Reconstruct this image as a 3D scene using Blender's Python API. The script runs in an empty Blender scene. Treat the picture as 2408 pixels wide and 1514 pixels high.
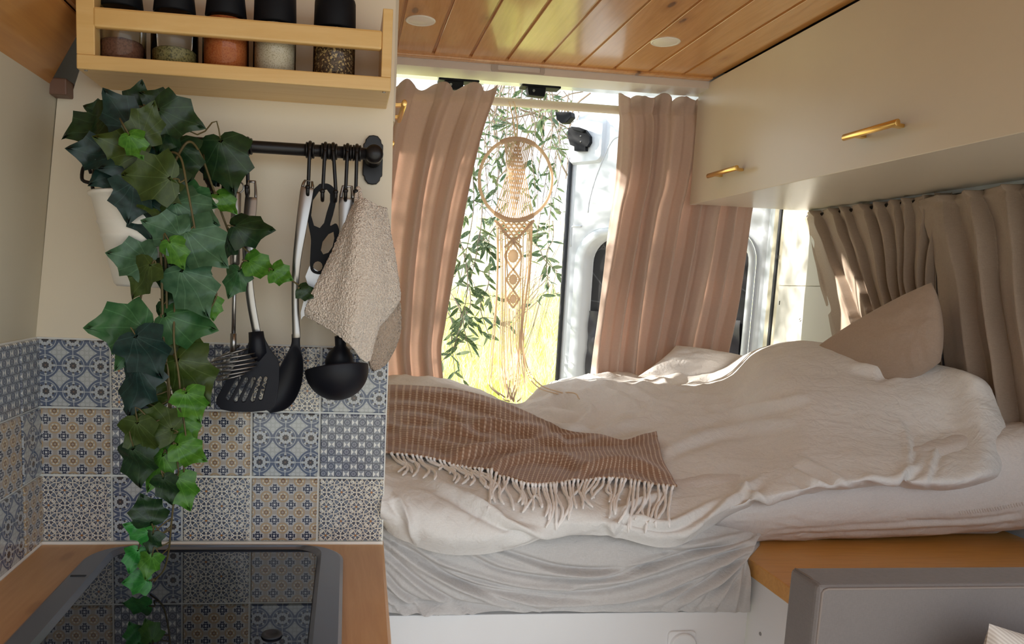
import bpy, bmesh, math, random
import numpy as np
from mathutils import Vector, Matrix
from mathutils.bvhtree import BVHTree
random.seed(7); NR = np.random.RandomState(11)
S = bpy.context.scene; COL = S.collection
PI = math.pi
# ------------------------------------------------------------------ camera
FPX, YAW, PIT, ROL, CX, CY = 1750.0, .1237, .1222, -.0422, 1028.6, 880.3
W, H = 2408, 1514
EYE = np.array([0, 0, 1.30])
def _axes():
    cy, sy, cp, sp = math.cos(YAW), math.sin(YAW), math.cos(PIT), math.sin(PIT)
    w = np.array([sy*cp, cy*cp, -sp]); r = np.array([cy, -sy, 0.]); d = np.cross(w, r)
    c, s = math.cos(ROL), math.sin(ROL)
    return np.array([c*r+s*d, -s*r+c*d, w])
AX = _axes()
cam = bpy.data.cameras.new('camera'); camo = bpy.data.objects.new('camera', cam); COL.objects.link(camo)
cam.sensor_width = 36; cam.sensor_fit = 'HORIZONTAL'; cam.lens = FPX/W*36
cam.shift_x = (W/2-CX)/W; cam.shift_y = (CY-H/2)/W; cam.clip_start = .02
m = Matrix.Identity(4)
for i in range(3):
    m[i][0] = AX[0][i]; m[i][1] = -AX[1][i]; m[i][2] = -AX[2][i]; m[i][3] = EYE[i]
camo.matrix_world = m; S.camera = camo
def ray(x, y): return AX.T @ np.array([(x-CX)/FPX, (y-CY)/FPX, 1.])
def PY(x, y, Y): d = ray(x, y); return EYE + d*(Y/d[1])
def PX(x, y, X): d = ray(x, y); return EYE + d*(X/d[0])
def PZ(x, y, Z): d = ray(x, y); return EYE + d*((Z-1.3)/d[2])
# ------------------------------------------------------------------ world, sun, exposure
wd = bpy.data.worlds.new('sky'); S.world = wd; wd.use_nodes = True
bg = wd.node_tree.nodes['Background']; bg.inputs[0].default_value = (.86, .93, 1., 1); bg.inputs[1].default_value = 1.7
sl = bpy.data.lights.new('sun', 'SUN'); sl.energy = 13.; sl.angle = .012; sl.color = (1., .93, .82)
so = bpy.data.objects.new('sun', sl); COL.objects.link(so)
SUN = Vector((1., -.38, -.36)).normalized()
so.rotation_euler = SUN.to_track_quat('-Z', 'Y').to_euler(); so.location = (-4, 5, 5)
vs = S.view_settings; vs.view_transform = 'Standard'; vs.look = 'None'; vs.gamma = 1; vs.exposure = .36
vs.use_curve_mapping = False
cy_ = S.cycles; cy_.max_bounces = 10; cy_.diffuse_bounces = 6; cy_.glossy_bounces = 4; cy_.transmission_bounces = 6
cy_.transparent_max_bounces = 8; cy_.caustics_reflective = False; cy_.caustics_refractive = False
cy_.sample_clamp_indirect = 6
# ------------------------------------------------------------------ node helper: write maths as python
class E:
    def __init__(s, g, k): s.g, s.k = g, k
    def _op(s, op, b=None, c=None):
        n = s.g.nodes.new('ShaderNodeMath'); n.operation = op
        for i, v in enumerate((s, b, c)):
            if v is None: continue
            if isinstance(v, E): s.g.links.new(v.k, n.inputs[i])
            else: n.inputs[i].default_value = v
        return E(s.g, n.outputs[0])
    def __add__(s, o): return s._op('ADD', o)
    __radd__ = __add__
    def __sub__(s, o): return s._op('SUBTRACT', o)
    def __rsub__(s, o): return (s*-1.)+o
    def __mul__(s, o): return s._op('MULTIPLY', o)
    __rmul__ = __mul__
    def __truediv__(s, o): return s._op('DIVIDE', o)
    def fract(s): return s._op('FRACT')
    def floor(s): return s._op('FLOOR')
    def abs(s): return s._op('ABSOLUTE')
    def sqrt(s): return s._op('SQRT')
    def cos(s): return s._op('COSINE')
    def lt(s, o): return s._op('LESS_THAN', o)
    def gt(s, o): return s._op('GREATER_THAN', o)
    def min(s, o): return s._op('MINIMUM', o)
    def max(s, o): return s._op('MAXIMUM', o)
    def mod2(s): return s._op('FLOORED_MODULO', 2.)
    def atan2(s, o): return s._op('ARCTAN2', o)
    def pow(s, o): return s._op('POWER', o)
    def soft(s, a, b):
        n = s.g.nodes.new('ShaderNodeMapRange'); n.interpolation_type = 'SMOOTHSTEP'
        s.g.links.new(s.k, n.inputs[0]); n.inputs[1].default_value = a; n.inputs[2].default_value = b
        return E(s.g, n.outputs[0])
def hyp(a, b): return (a*a+b*b).sqrt()
class M:
    """material builder"""
    def __init__(s, name, col=(.8, .8, .8), rough=.5, metal=0, coat=0, sheen=0, spec=.5):
        s.m = bpy.data.materials.new(name); s.m.use_nodes = True; s.g = s.m.node_tree
        s.b = s.g.nodes['Principled BSDF']; s.out = s.g.nodes['Material Output']
        I = s.b.inputs; I['Base Color'].default_value = (*col, 1); I['Roughness'].default_value = rough
        I['Metallic'].default_value = metal; I['Coat Weight'].default_value = coat; I['Coat Roughness'].default_value = .12
        I['Sheen Weight'].default_value = sheen; I['Specular IOR Level'].default_value = spec
    def coord(s, kind='Object', scale=(1, 1, 1), rnd=0, rot=(0, 0, 0)):
        t = s.g.nodes.new('ShaderNodeTexCoord'); k = t.outputs[kind]
        if rnd:
            o = s.g.nodes.new('ShaderNodeObjectInfo'); v = s.g.nodes.new('ShaderNodeVectorMath'); v.operation = 'ADD'
            q = s.g.nodes.new('ShaderNodeMath'); q.operation = 'MULTIPLY'; q.inputs[1].default_value = rnd
            s.g.links.new(o.outputs['Random'], q.inputs[0]); s.g.links.new(k, v.inputs[0]); s.g.links.new(q.outputs[0], v.inputs[1]); k = v.outputs[0]
        mp = s.g.nodes.new('ShaderNodeMapping'); mp.inputs['Scale'].default_value = scale; mp.inputs['Rotation'].default_value = rot
        s.g.links.new(k, mp.inputs[0]); return mp.outputs[0]
    def xyz(s, k):
        n = s.g.nodes.new('ShaderNodeSeparateXYZ'); s.g.links.new(k, n.inputs[0]); return [E(s.g, o) for o in n.outputs]
    def noise(s, k, scale=5, detail=3, rough=.5, dist=0):
        n = s.g.nodes.new('ShaderNodeTexNoise'); s.g.links.new(k, n.inputs['Vector'])
        n.inputs['Scale'].default_value = scale; n.inputs['Detail'].default_value = detail
        n.inputs['Roughness'].default_value = rough; n.inputs['Distortion'].default_value = dist
        return E(s.g, n.outputs[0])
    def voro(s, k, scale=5, feat='F1'):
        n = s.g.nodes.new('ShaderNodeTexVoronoi'); n.feature = feat; s.g.links.new(k, n.inputs['Vector']); n.inputs['Scale'].default_value = scale
        return E(s.g, n.outputs[0])
    def ramp(s, f, stops):
        n = s.g.nodes.new('ShaderNodeValToRGB'); s.g.links.new(f.k, n.inputs[0]); e = n.color_ramp.elements
        while len(e) < len(stops): e.new(.5)
        for q, (p, c) in zip(e, stops): q.position = p; q.color = (*c, 1)
        return n.outputs[0]
    def mix(s, f, a, b):
        n = s.g.nodes.new('ShaderNodeMix'); n.data_type = 'RGBA'
        if isinstance(f, E): s.g.links.new(f.k, n.inputs[0])
        else: n.inputs[0].default_value = f
        for i, v in ((6, a), (7, b)):
            if isinstance(v, tuple): n.inputs[i].default_value = (*v, 1)
            else: s.g.links.new(v, n.inputs[i])
        return n.outputs[2]
    def color(s, k): s.g.links.new(k, s.b.inputs['Base Color']); return s
    def rough(s, f): s.g.links.new(f.k, s.b.inputs['Roughness']); return s
    def bump(s, f, strength=.3, dist=.002):
        n = s.g.nodes.new('ShaderNodeBump'); n.inputs['Strength'].default_value = strength; n.inputs['Distance'].default_value = dist
        s.g.links.new(f.k, n.inputs['Height']); s.g.links.new(n.outputs[0], s.b.inputs['Normal']); s.nrm = n.outputs[0]; return s
    def translucent(s, w, col=None):
        t = s.g.nodes.new('ShaderNodeBsdfTranslucent'); x = s.g.nodes.new('ShaderNodeMixShader'); x.inputs[0].default_value = w
        if col is not None: t.inputs[0].default_value = (*col, 1)
        elif s.b.inputs['Base Color'].links: s.g.links.new(s.b.inputs['Base Color'].links[0].from_socket, t.inputs[0])
        else: t.inputs[0].default_value = s.b.inputs['Base Color'].default_value
        s.g.links.new(s.b.outputs[0], x.inputs[1]); s.g.links.new(t.outputs[0], x.inputs[2]); s.g.links.new(x.outputs[0], s.out.inputs[0]); return s
# ------------------------------------------------------------------ mesh helper
class B:
    def __init__(s): s.v, s.f, s.uv = [], [], None
    def add(s, vs, fs):
        o = len(s.v); s.v += [tuple(map(float, p)) for p in vs]; s.f += [tuple(i+o for i in f) for f in fs]; return s
    def box(s, x0, x1, y0, y1, z0, z1):
        v = [(x, y, z) for x in (x0, x1) for y in (y0, y1) for z in (z0, z1)]
        return s.add(v, [(0, 1, 3, 2), (4, 6, 7, 5), (0, 4, 5, 1), (2, 3, 7, 6), (0, 2, 6, 4), (1, 5, 7, 3)])
    def tube(s, path, r, n=8, cap=True):
        P = [np.array(p, float) for p in path]; k = len(P); rr = r if hasattr(r, '__len__') else [r]*k
        T = [P[min(i+1, k-1)]-P[max(i-1, 0)] for i in range(k)]; T = [t/(np.linalg.norm(t)+1e-12) for t in T]
        a = np.array([0, 0, 1.]) if abs(T[0][2]) < .9 else np.array([1., 0, 0])
        u = np.cross(T[0], a); u /= np.linalg.norm(u); vs = []; fs = []
        for i in range(k):
            u = u-T[i]*np.dot(u, T[i]); u /= np.linalg.norm(u)+1e-12; w = np.cross(T[i], u)
            for j in range(n):
                q = 2*PI*j/n; vs.append(P[i]+rr[i]*(math.cos(q)*u+math.sin(q)*w))
        for i in range(k-1):
            for j in range(n): fs.append((i*n+j, i*n+(j+1) % n, (i+1)*n+(j+1) % n, (i+1)*n+j))
        if cap: fs += [tuple(range(n-1, -1, -1)), tuple(range((k-1)*n, k*n))]
        return s.add(vs, fs)
    def lathe(s, prof, c, n=32, axis='Z', cap=True):
        vs, fs, k = [], [], len(prof)
        for r, h in prof:
            for j in range(n):
                a = 2*PI*j/n; p = (r*math.cos(a), r*math.sin(a), h)
                if axis == 'Y': p = (p[0], p[2], p[1])
                if axis == 'X': p = (p[2], p[0], p[1])
                vs.append((c[0]+p[0], c[1]+p[1], c[2]+p[2]))
        for i in range(k-1):
            for j in range(n): fs.append((i*n+j, i*n+(j+1) % n, (i+1)*n+(j+1) % n, (i+1)*n+j))
        if cap: fs += [tuple(range(n-1, -1, -1)), tuple(range((k-1)*n, k*n))]
        return s.add(vs, fs)
    def torus(s, c, R, r, axis='X', n=24, k=8, rz=None):
        vs, fs = [], []
        for i in range(n):
            a = 2*PI*i/n
            for j in range(k):
                b = 2*PI*j/k; q = R+r*math.cos(b); p = (q*math.cos(a), q*math.sin(a)*(1 if rz is None else rz), r*math.sin(b))
                p = {'Z': p, 'Y': (p[0], p[2], p[1]), 'X': (p[2], p[0], p[1])}[axis]
                vs.append((c[0]+p[0], c[1]+p[1], c[2]+p[2]))
        for i in range(n):
            for j in range(k): fs.append((i*k+j, i*k+(j+1) % k, ((i+1) % n)*k+(j+1) % k, ((i+1) % n)*k+j))
        return s.add(vs, fs)
    def prism(s, poly, off, both=True):
        """a 3-D polygon pushed by off"""
        n = len(poly); P = [np.array(p, float) for p in poly]; off = np.array(off, float)
        fs = [tuple(range(n)), tuple(range(2*n-1, n-1, -1))]+[(i, i+n, (i+1) % n+n, (i+1) % n) for i in range(n)]
        return s.add(P+[p+off for p in P], fs)
    def grid(s, A, uv=True, flip=False):
        A = np.asarray(A); nu, nv = A.shape[:2]; o = len(s.v)
        s.v += [tuple(p) for p in A.reshape(-1, 3).tolist()]
        for i in range(nu-1):
            for j in range(nv-1):
                q = (o+i*nv+j, o+(i+1)*nv+j, o+(i+1)*nv+j+1, o+i*nv+j+1); s.f.append(q[::-1] if flip else q)
        if uv: s.uv = [(i/(nu-1), j/(nv-1)) for i in range(nu) for j in range(nv)]
        return s
ORG = {}
def put(name, b, mat, parent=None, smooth=False, bevel=0, solid=0, org=None, recalc=True, sub=0):
    me = bpy.data.meshes.new(name)
    if parent is not None: o0 = ORG[parent.name]
    elif org is not None: o0 = np.array(org, float)
    else:
        a = np.array(b.v); o0 = np.array([(a[:, 0].min()+a[:, 0].max())/2, (a[:, 1].min()+a[:, 1].max())/2, a[:, 2].min()])
    me.from_pydata([tuple(np.array(p)-o0) for p in b.v], [], b.f)
    if b.uv:
        l = me.uv_layers.new(name='uv'); vi = np.zeros(len(me.loops), int); me.loops.foreach_get('vertex_index', vi)
        l.data.foreach_set('uv', np.array(b.uv)[vi].ravel())
    if recalc and not b.uv:
        bm = bmesh.new(); bm.from_mesh(me); bmesh.ops.recalc_face_normals(bm, faces=bm.faces); bm.to_mesh(me); bm.free()
    if smooth: me.polygons.foreach_set('use_smooth', [True]*len(me.polygons))
    me.materials.append(mat.m if isinstance(mat, M) else mat)
    o = bpy.data.objects.new(name, me); COL.objects.link(o)
    if parent is not None: o.parent = parent; ORG[o.name] = o0
    else: o.location = o0; ORG[o.name] = o0
    if bevel:
        k = o.modifiers.new('bevel', 'BEVEL'); k.width = bevel; k.segments = 2; k.limit_method = 'ANGLE'; k.angle_limit = .7
        if smooth is None: me.polygons.foreach_set('use_smooth', [True]*len(me.polygons))
    if solid: k = o.modifiers.new('solid', 'SOLIDIFY'); k.thickness = solid; k.offset = 0
    if sub: k = o.modifiers.new('sub', 'SUBSURF'); k.levels = k.render_levels = sub
    return o
def tag(o, label, cat, group=None, kind=None):
    o['label'] = label
    if cat: o['category'] = cat
    if group: o['group'] = group
    if kind: o['kind'] = kind
    return o
def thing(name, label, cat, loc, group=None):
    o = bpy.data.objects.new(name, None); COL.objects.link(o); o.location = loc; o.empty_display_size = .02
    ORG[o.name] = np.array(loc, float); return tag(o, label, cat, group)
def struct(name, b, mat, label=None, **k):
    o = put(name, b, mat, **k); o['kind'] = 'structure'
    if label: o['label'] = label
    return o
def inst(src, name, parent, loc=(0, 0, 0), rot=None, scale=None, mat=None):
    """another object on the same mesh"""
    o = bpy.data.objects.new(name, src if isinstance(src, bpy.types.Mesh) else src.data); COL.objects.link(o)
    if parent is not None: o.parent = parent; loc = np.array(loc)-ORG[parent.name]
    o.location = loc
    if rot is not None: o.rotation_euler = rot
    if scale is not None: o.scale = scale
    if mat is not None: o.material_slots[0].link = 'OBJECT'; o.material_slots[0].material = mat.m
    return o
def mesh_of(name, b, mat, smooth=False):
    o = put(name, b, mat, smooth=smooth, org=(0, 0, 0)); me = o.data; bpy.data.objects.remove(o); return me
def catmull(P, t):
    """P (k,...) control values, t array in 0..k-1"""
    P = np.asarray(P, float); k = len(P); t = np.clip(np.asarray(t, float), 0, k-1-1e-9); i = t.astype(int); f = (t-i).reshape(-1, *([1]*(P.ndim-1)))
    g = lambda j: np.where((j < 0).reshape(f.shape), 2*P[0]-P[1], np.where((j >= k).reshape(f.shape), 2*P[-1]-P[-2], P[np.clip(j, 0, k-1)]))
    a, b, c, d = g(i-1), g(i), g(i+1), g(i+2)
    return .5*(2*b+(c-a)*f+(2*a-5*b+4*c-d)*f*f+(3*b-a-3*c+d)*f**3)
def net(C, nu, nv):
    """smooth surface through a net of control points C[row][col]"""
    C = np.asarray(C, float); A = catmull(C, np.linspace(0, len(C)-1, nu))
    return np.moveaxis(catmull(np.moveaxis(A, 1, 0), np.linspace(0, C.shape[1]-1, nv)), 0, 1)
def path(pts, n): return catmull(np.array(pts, float), np.linspace(0, len(pts)-1, n))
_perm = NR.permutation(256); _perm = np.concatenate([_perm, _perm]); _ga = NR.rand(256)*2*PI
def perlin(x, y, seed=0):
    x = np.asarray(x, float)+seed*17.3; y = np.asarray(y, float)+seed*9.1
    xi = np.floor(x).astype(int); yi = np.floor(y).astype(int); xf = x-xi; yf = y-yi
    def gr(ix, iy, dx, dy):
        h = _ga[_perm[(_perm[ix & 255]+iy) & 255]]; return np.cos(h)*dx+np.sin(h)*dy
    s = lambda t: t*t*t*(t*(t*6-15)+10); u, v = s(xf), s(yf)
    a = gr(xi, yi, xf, yf); b = gr(xi+1, yi, xf-1, yf); c = gr(xi, yi+1, xf, yf-1); d = gr(xi+1, yi+1, xf-1, yf-1)
    return (a*(1-u)+b*u)*(1-v)+(c*(1-u)+d*u)*v
def normals(A):
    du = np.gradient(A, axis=0); dv = np.gradient(A, axis=1); n = np.cross(du, dv); return n/(np.linalg.norm(n, axis=2, keepdims=True)+1e-12)
def folds_px(A, lines, amp, wid):
    """height field of fabric folds that follow the given crease lines; A is a grid of world points"""
    q = np.stack([(A-EYE) @ AX[i] for i in range(3)], -1); X = FPX*q[..., 0]/q[..., 2]+CX; Y = FPX*q[..., 1]/q[..., 2]+CY
    hgt = np.zeros(X.shape)
    for ln in lines:
        p = path(ln[0] if isinstance(ln, tuple) else ln, 40); s = ln[1] if isinstance(ln, tuple) else 1.
        best = np.full(X.shape, 1e9); side = np.zeros(X.shape); tt = np.zeros(X.shape)
        for i in range(39):
            a, b = p[i], p[i+1]; l = b-a; L2 = (l**2).sum(); t = np.clip(((X-a[0])*l[0]+(Y-a[1])*l[1])/L2, 0, 1)
            dx, dy = X-a[0]-t*l[0], Y-a[1]-t*l[1]; d = np.hypot(dx, dy); w = d < best
            best = np.where(w, d, best); side = np.where(w, np.sign(l[0]*dy-l[1]*dx), side); tt = np.where(w, (i+t)/39, tt)
        d = best*side; fade = np.sin(np.clip(tt, 0, 1)*PI)**.5*.8+.2
        hgt += s*amp*fade*(np.exp(-(d/wid)**2)-.7*np.exp(-((d-1.8*wid)/(1.2*wid))**2))
    return hgt
# ------------------------------------------------------------------ materials
def paint(name, col, rough=.45, bump=.08):
    m = M(name, col, rough); k = m.coord('Object'); n = m.noise(k, 9, 3)
    m.color(m.mix(n, tuple(c*.97 for c in col), tuple(min(1, c*1.03) for c in col)))
    m.bump(m.noise(k, 260, 2), bump, .001); return m
def wood(name, c1, c2, c3, axis='Y', grain=1., knots=0., coat=.6, rough=.32, rnd=40):
    m = M(name, c1, rough, coat=coat)
    lo, hi = 1.2*grain, 16*grain
    sc = {'X': (lo, hi, hi), 'Y': (hi, lo, hi), 'Z': (hi, hi, lo)}[axis]
    k = m.coord('Object', sc, rnd); k2 = m.coord('Object', tuple(q*4 for q in sc), rnd)
    g = m.noise(k, 1.6, 5, .6, 1.4); f = m.noise(k2, 3, 3, .6)
    c = m.ramp(g, [(.3, c1), (.5, c2), (.68, c1), (.8, c3)])
    c = m.mix((f-.35)*.55, c, c3)
    if knots:
        v = m.voro(m.coord('Object', {'Y': (11, 4.2, 0), 'X': (4.2, 11, 0), 'Z': (11, 0, 4.2)}[axis], rnd), 1.0)
        halo = 1.-v.soft(.08, .26); c = m.mix(halo*knots*.5, c, c3)
        c = m.mix((1.-v.soft(.04, .105))*knots, c, tuple(q*.32 for q in c3))
    m.color(c); m.bump(f, .12, .0008); return m
white_paint = paint('cream_wall_paint', (.80, .715, .56), .42)
white_wall = paint('pale_wall_paint', (.59, .545, .43), .5)
side_paint = paint('side_panel_paint', (.60, .59, .56), .4)
cab_white = paint('cabinet_lacquer', (.69, .62, .505), .3, .05)
panel_white = paint('bed_panel_paint', (.84, .84, .85), .4)
body_white = M('van_body_paint', (.60, .65, .72), .3, coat=.4)
beam_mat = paint('beam_paint', (.72, .68, .64), .35)
pine = wood('varnished_pine', (.56, .265, .085), (.66, .34, .12), (.34, .135, .035), 'Y', 1, .9, .7, .26)
pine_dark = wood('pine_cladding', (.42, .19, .055), (.50, .24, .07), (.28, .11, .03), 'Y', 1, .5, .4, .35)
pine_ledge = wood('oiled_pine', (.66, .32, .075), (.74, .38, .10), (.36, .13, .03), 'X', 1, .9, .3, .4)
birch = wood('birch', (.72, .46, .16), (.78, .53, .215), (.60, .34, .10), 'X', .8, 0, .3, .4)
beech = wood('beech_worktop', (.60, .32, .13), (.66, .37, .16), (.44, .20, .07), 'Y', 1, .25, .2, .42)
grout = M('white_grout', (.80, .80, .76), .8)
blackm = M('black_metal', (.009, .008, .009), .34, spec=.35)
nylon = M('black_nylon', (.007, .008, .013), .45, spec=.25)
plastic = M('black_plastic', (.008, .009, .012), .55, spec=.15)
steel = M('brushed_steel', (.34, .33, .32), .30, 1); steel.bump(steel.noise(steel.coord('Object', (300, 300, 8)), 4, 2), .05, .0005)
brass = M('brushed_brass', (.80, .52, .18), .25, 1)
rubber = M('rubber_seal', (.02, .022, .028), .6)
enamel = M('white_enamel', (.88, .86, .80), .3, coat=.4)
lampw = M('lamp_diffuser', (.85, .80, .74), .35)
glass_black = M('black_hob_glass', (.006, .007, .012), .02, coat=0); glass_black.b.inputs['Specular IOR Level'].default_value = .5; glass_black.b.inputs['IOR'].default_value = 1.95; glass_black.b.inputs['Coat Roughness'].default_value = .02
hobmetal = M('hob_frame_metal', (.27, .28, .31), .34, .85)
def jar_glass():
    m = M('jar_glass', (1, 1, 1), .03); g = m.g
    a = g.nodes.new('ShaderNodeBsdfTransparent'); b = g.nodes.new('ShaderNodeBsdfGlossy'); b.inputs['Roughness'].default_value = .04
    fr = g.nodes.new('ShaderNodeLayerWeight'); fr.inputs[0].default_value = .25; x = g.nodes.new('ShaderNodeMixShader')
    a.inputs[0].default_value = (.93, .93, .91, 1)
    g.links.new(fr.outputs['Fresnel'], x.inputs[0]); g.links.new(a.outputs[0], x.inputs[1]); g.links.new(b.outputs[0], x.inputs[2]); g.links.new(x.outputs[0], m.out.inputs[0]); return m
jarg = jar_glass()
def spice(name, a, b, c, scale, r=.9):
    m = M(name, a, r); v = m.voro(m.coord('Object'), scale); n = m.noise(m.coord('Object'), scale*1.3, 1)
    m.color(m.mix(n.soft(.55, .62), m.mix(v.soft(.2, .6), a, b), c)); m.bump(v, .5, .001); return m
def linen(name, col, w, tcol=None, scale=900, sheen=.2):
    m = M(name, col, .85, sheen=sheen, spec=.2); k = m.coord('Object'); n = m.noise(k, 14, 3); f = m.noise(m.coord('Object', (1, 1, .12)), scale, 2); f2 = m.noise(m.coord('Object', (.12, .12, 1)), scale, 2)
    t = (f+f2)*.5
    m.color(m.mix((t-.5)*1.6+.5+(n-.5)*.4, tuple(c*.82 for c in col), tuple(min(1, c*1.1) for c in col)))
    m.bump(t, .35, .0008)
    if w: m.translucent(w, tcol)
    return m
cur_rear = linen('rose_linen', (.68, .555, .49), .40, (.70, .555, .475))
cur_side = linen('taupe_linen', (.42, .33, .26), .12)
cotton = linen('white_cotton', (.87, .85, .83), .08, (.84, .80, .74), 1500, .1)
def crumple(m, strength, sc=13.):
    k = m.coord('Object'); n = m.noise(k, sc, 4, .55, .8); r = (n-.5).abs(); n2 = m.noise(k, sc*2.3, 3, .5, .5); r2 = (n2-.5).abs()
    h = r.soft(.0, .10)*.7+r2.soft(0., .08)*.3
    b = m.g.nodes.new('ShaderNodeBump'); b.inputs['Strength'].default_value = strength; b.inputs['Distance'].default_value = .004
    m.g.links.new(h.k, b.inputs['Height']); old = m.b.inputs['Normal'].links[0].from_node; m.g.links.new(b.outputs[0], old.inputs['Normal']); return m
crumple(cotton, .30)
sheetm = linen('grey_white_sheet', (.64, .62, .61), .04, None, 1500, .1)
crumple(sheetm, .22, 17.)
pinksheet = linen('rosy_white_sheet', (.78, .73, .70), .04, None, 1500, .1)
crumple(pinksheet, .25)
cushm = linen('brown_linen_cushion', (.42, .315, .245), 0, None, 1100)
sofam = linen('taupe_upholstery', (.185, .162, .155), 0, None, 1600)
cordm = M('cotton_cord', (.90, .77, .62), .85, sheen=.2); cordm.translucent(.45)
fringem = M('white_yarn', (.93, .90, .88), .9); fringem.bump(fringem.noise(fringem.coord('Object', (1, 1, 1)), 700, 2), .5, .001)
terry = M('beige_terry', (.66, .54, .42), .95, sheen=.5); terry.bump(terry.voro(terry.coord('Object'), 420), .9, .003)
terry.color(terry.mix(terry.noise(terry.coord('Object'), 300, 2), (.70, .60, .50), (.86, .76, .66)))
terry2 = M('shaded_terry', (.50, .39, .30), .95, sheen=.3); terry2.bump(terry2.voro(terry2.coord('Object'), 420), .9, .003)  # same beige terry, with the back layer's shade put into the colour
meshm = M('window_insect_net', (.012, .012, .016), .7)
meshm.color(meshm.mix(meshm.voro(meshm.coord('Object', (1, 1, 1)), 9, 'DISTANCE_TO_EDGE').soft(.0, .03), (.06, .06, .07), (.010, .010, .014)))
void = M('dark_felt', (.02, .018, .016), .9)
floorm = wood('floor_laminate', (.42, .33, .25), (.48, .38, .29), (.30, .22, .16), 'Y', 1, 0, 0, .5, 0)
def throw_mat():
    m = M('brown_woven_throw', (.40, .25, .16), .92, sheen=.3, spec=.2)
    u, v, _ = m.xyz(m.coord('UV')); a = (u*62.).fract(); b = (v*95.).fract()
    st = (a-.5).abs().soft(.10, .22); da = (b-.5).abs().soft(.1, .4)
    n = m.noise(m.coord('UV', (90, 40, 1)), 2, 2)
    base = m.mix(b.soft(.2, .8)*.6, (.29, .16, .10), (.37, .215, .135))
    c = m.mix((1.-st)*(1.-da*.55)*(n.soft(.2, .5)), base, (.66, .50, .38))
    m.color(c); m.bump((1.-st)*.6+(b-.5).abs(), .5, .002); return m
throwm = throw_mat()
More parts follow.
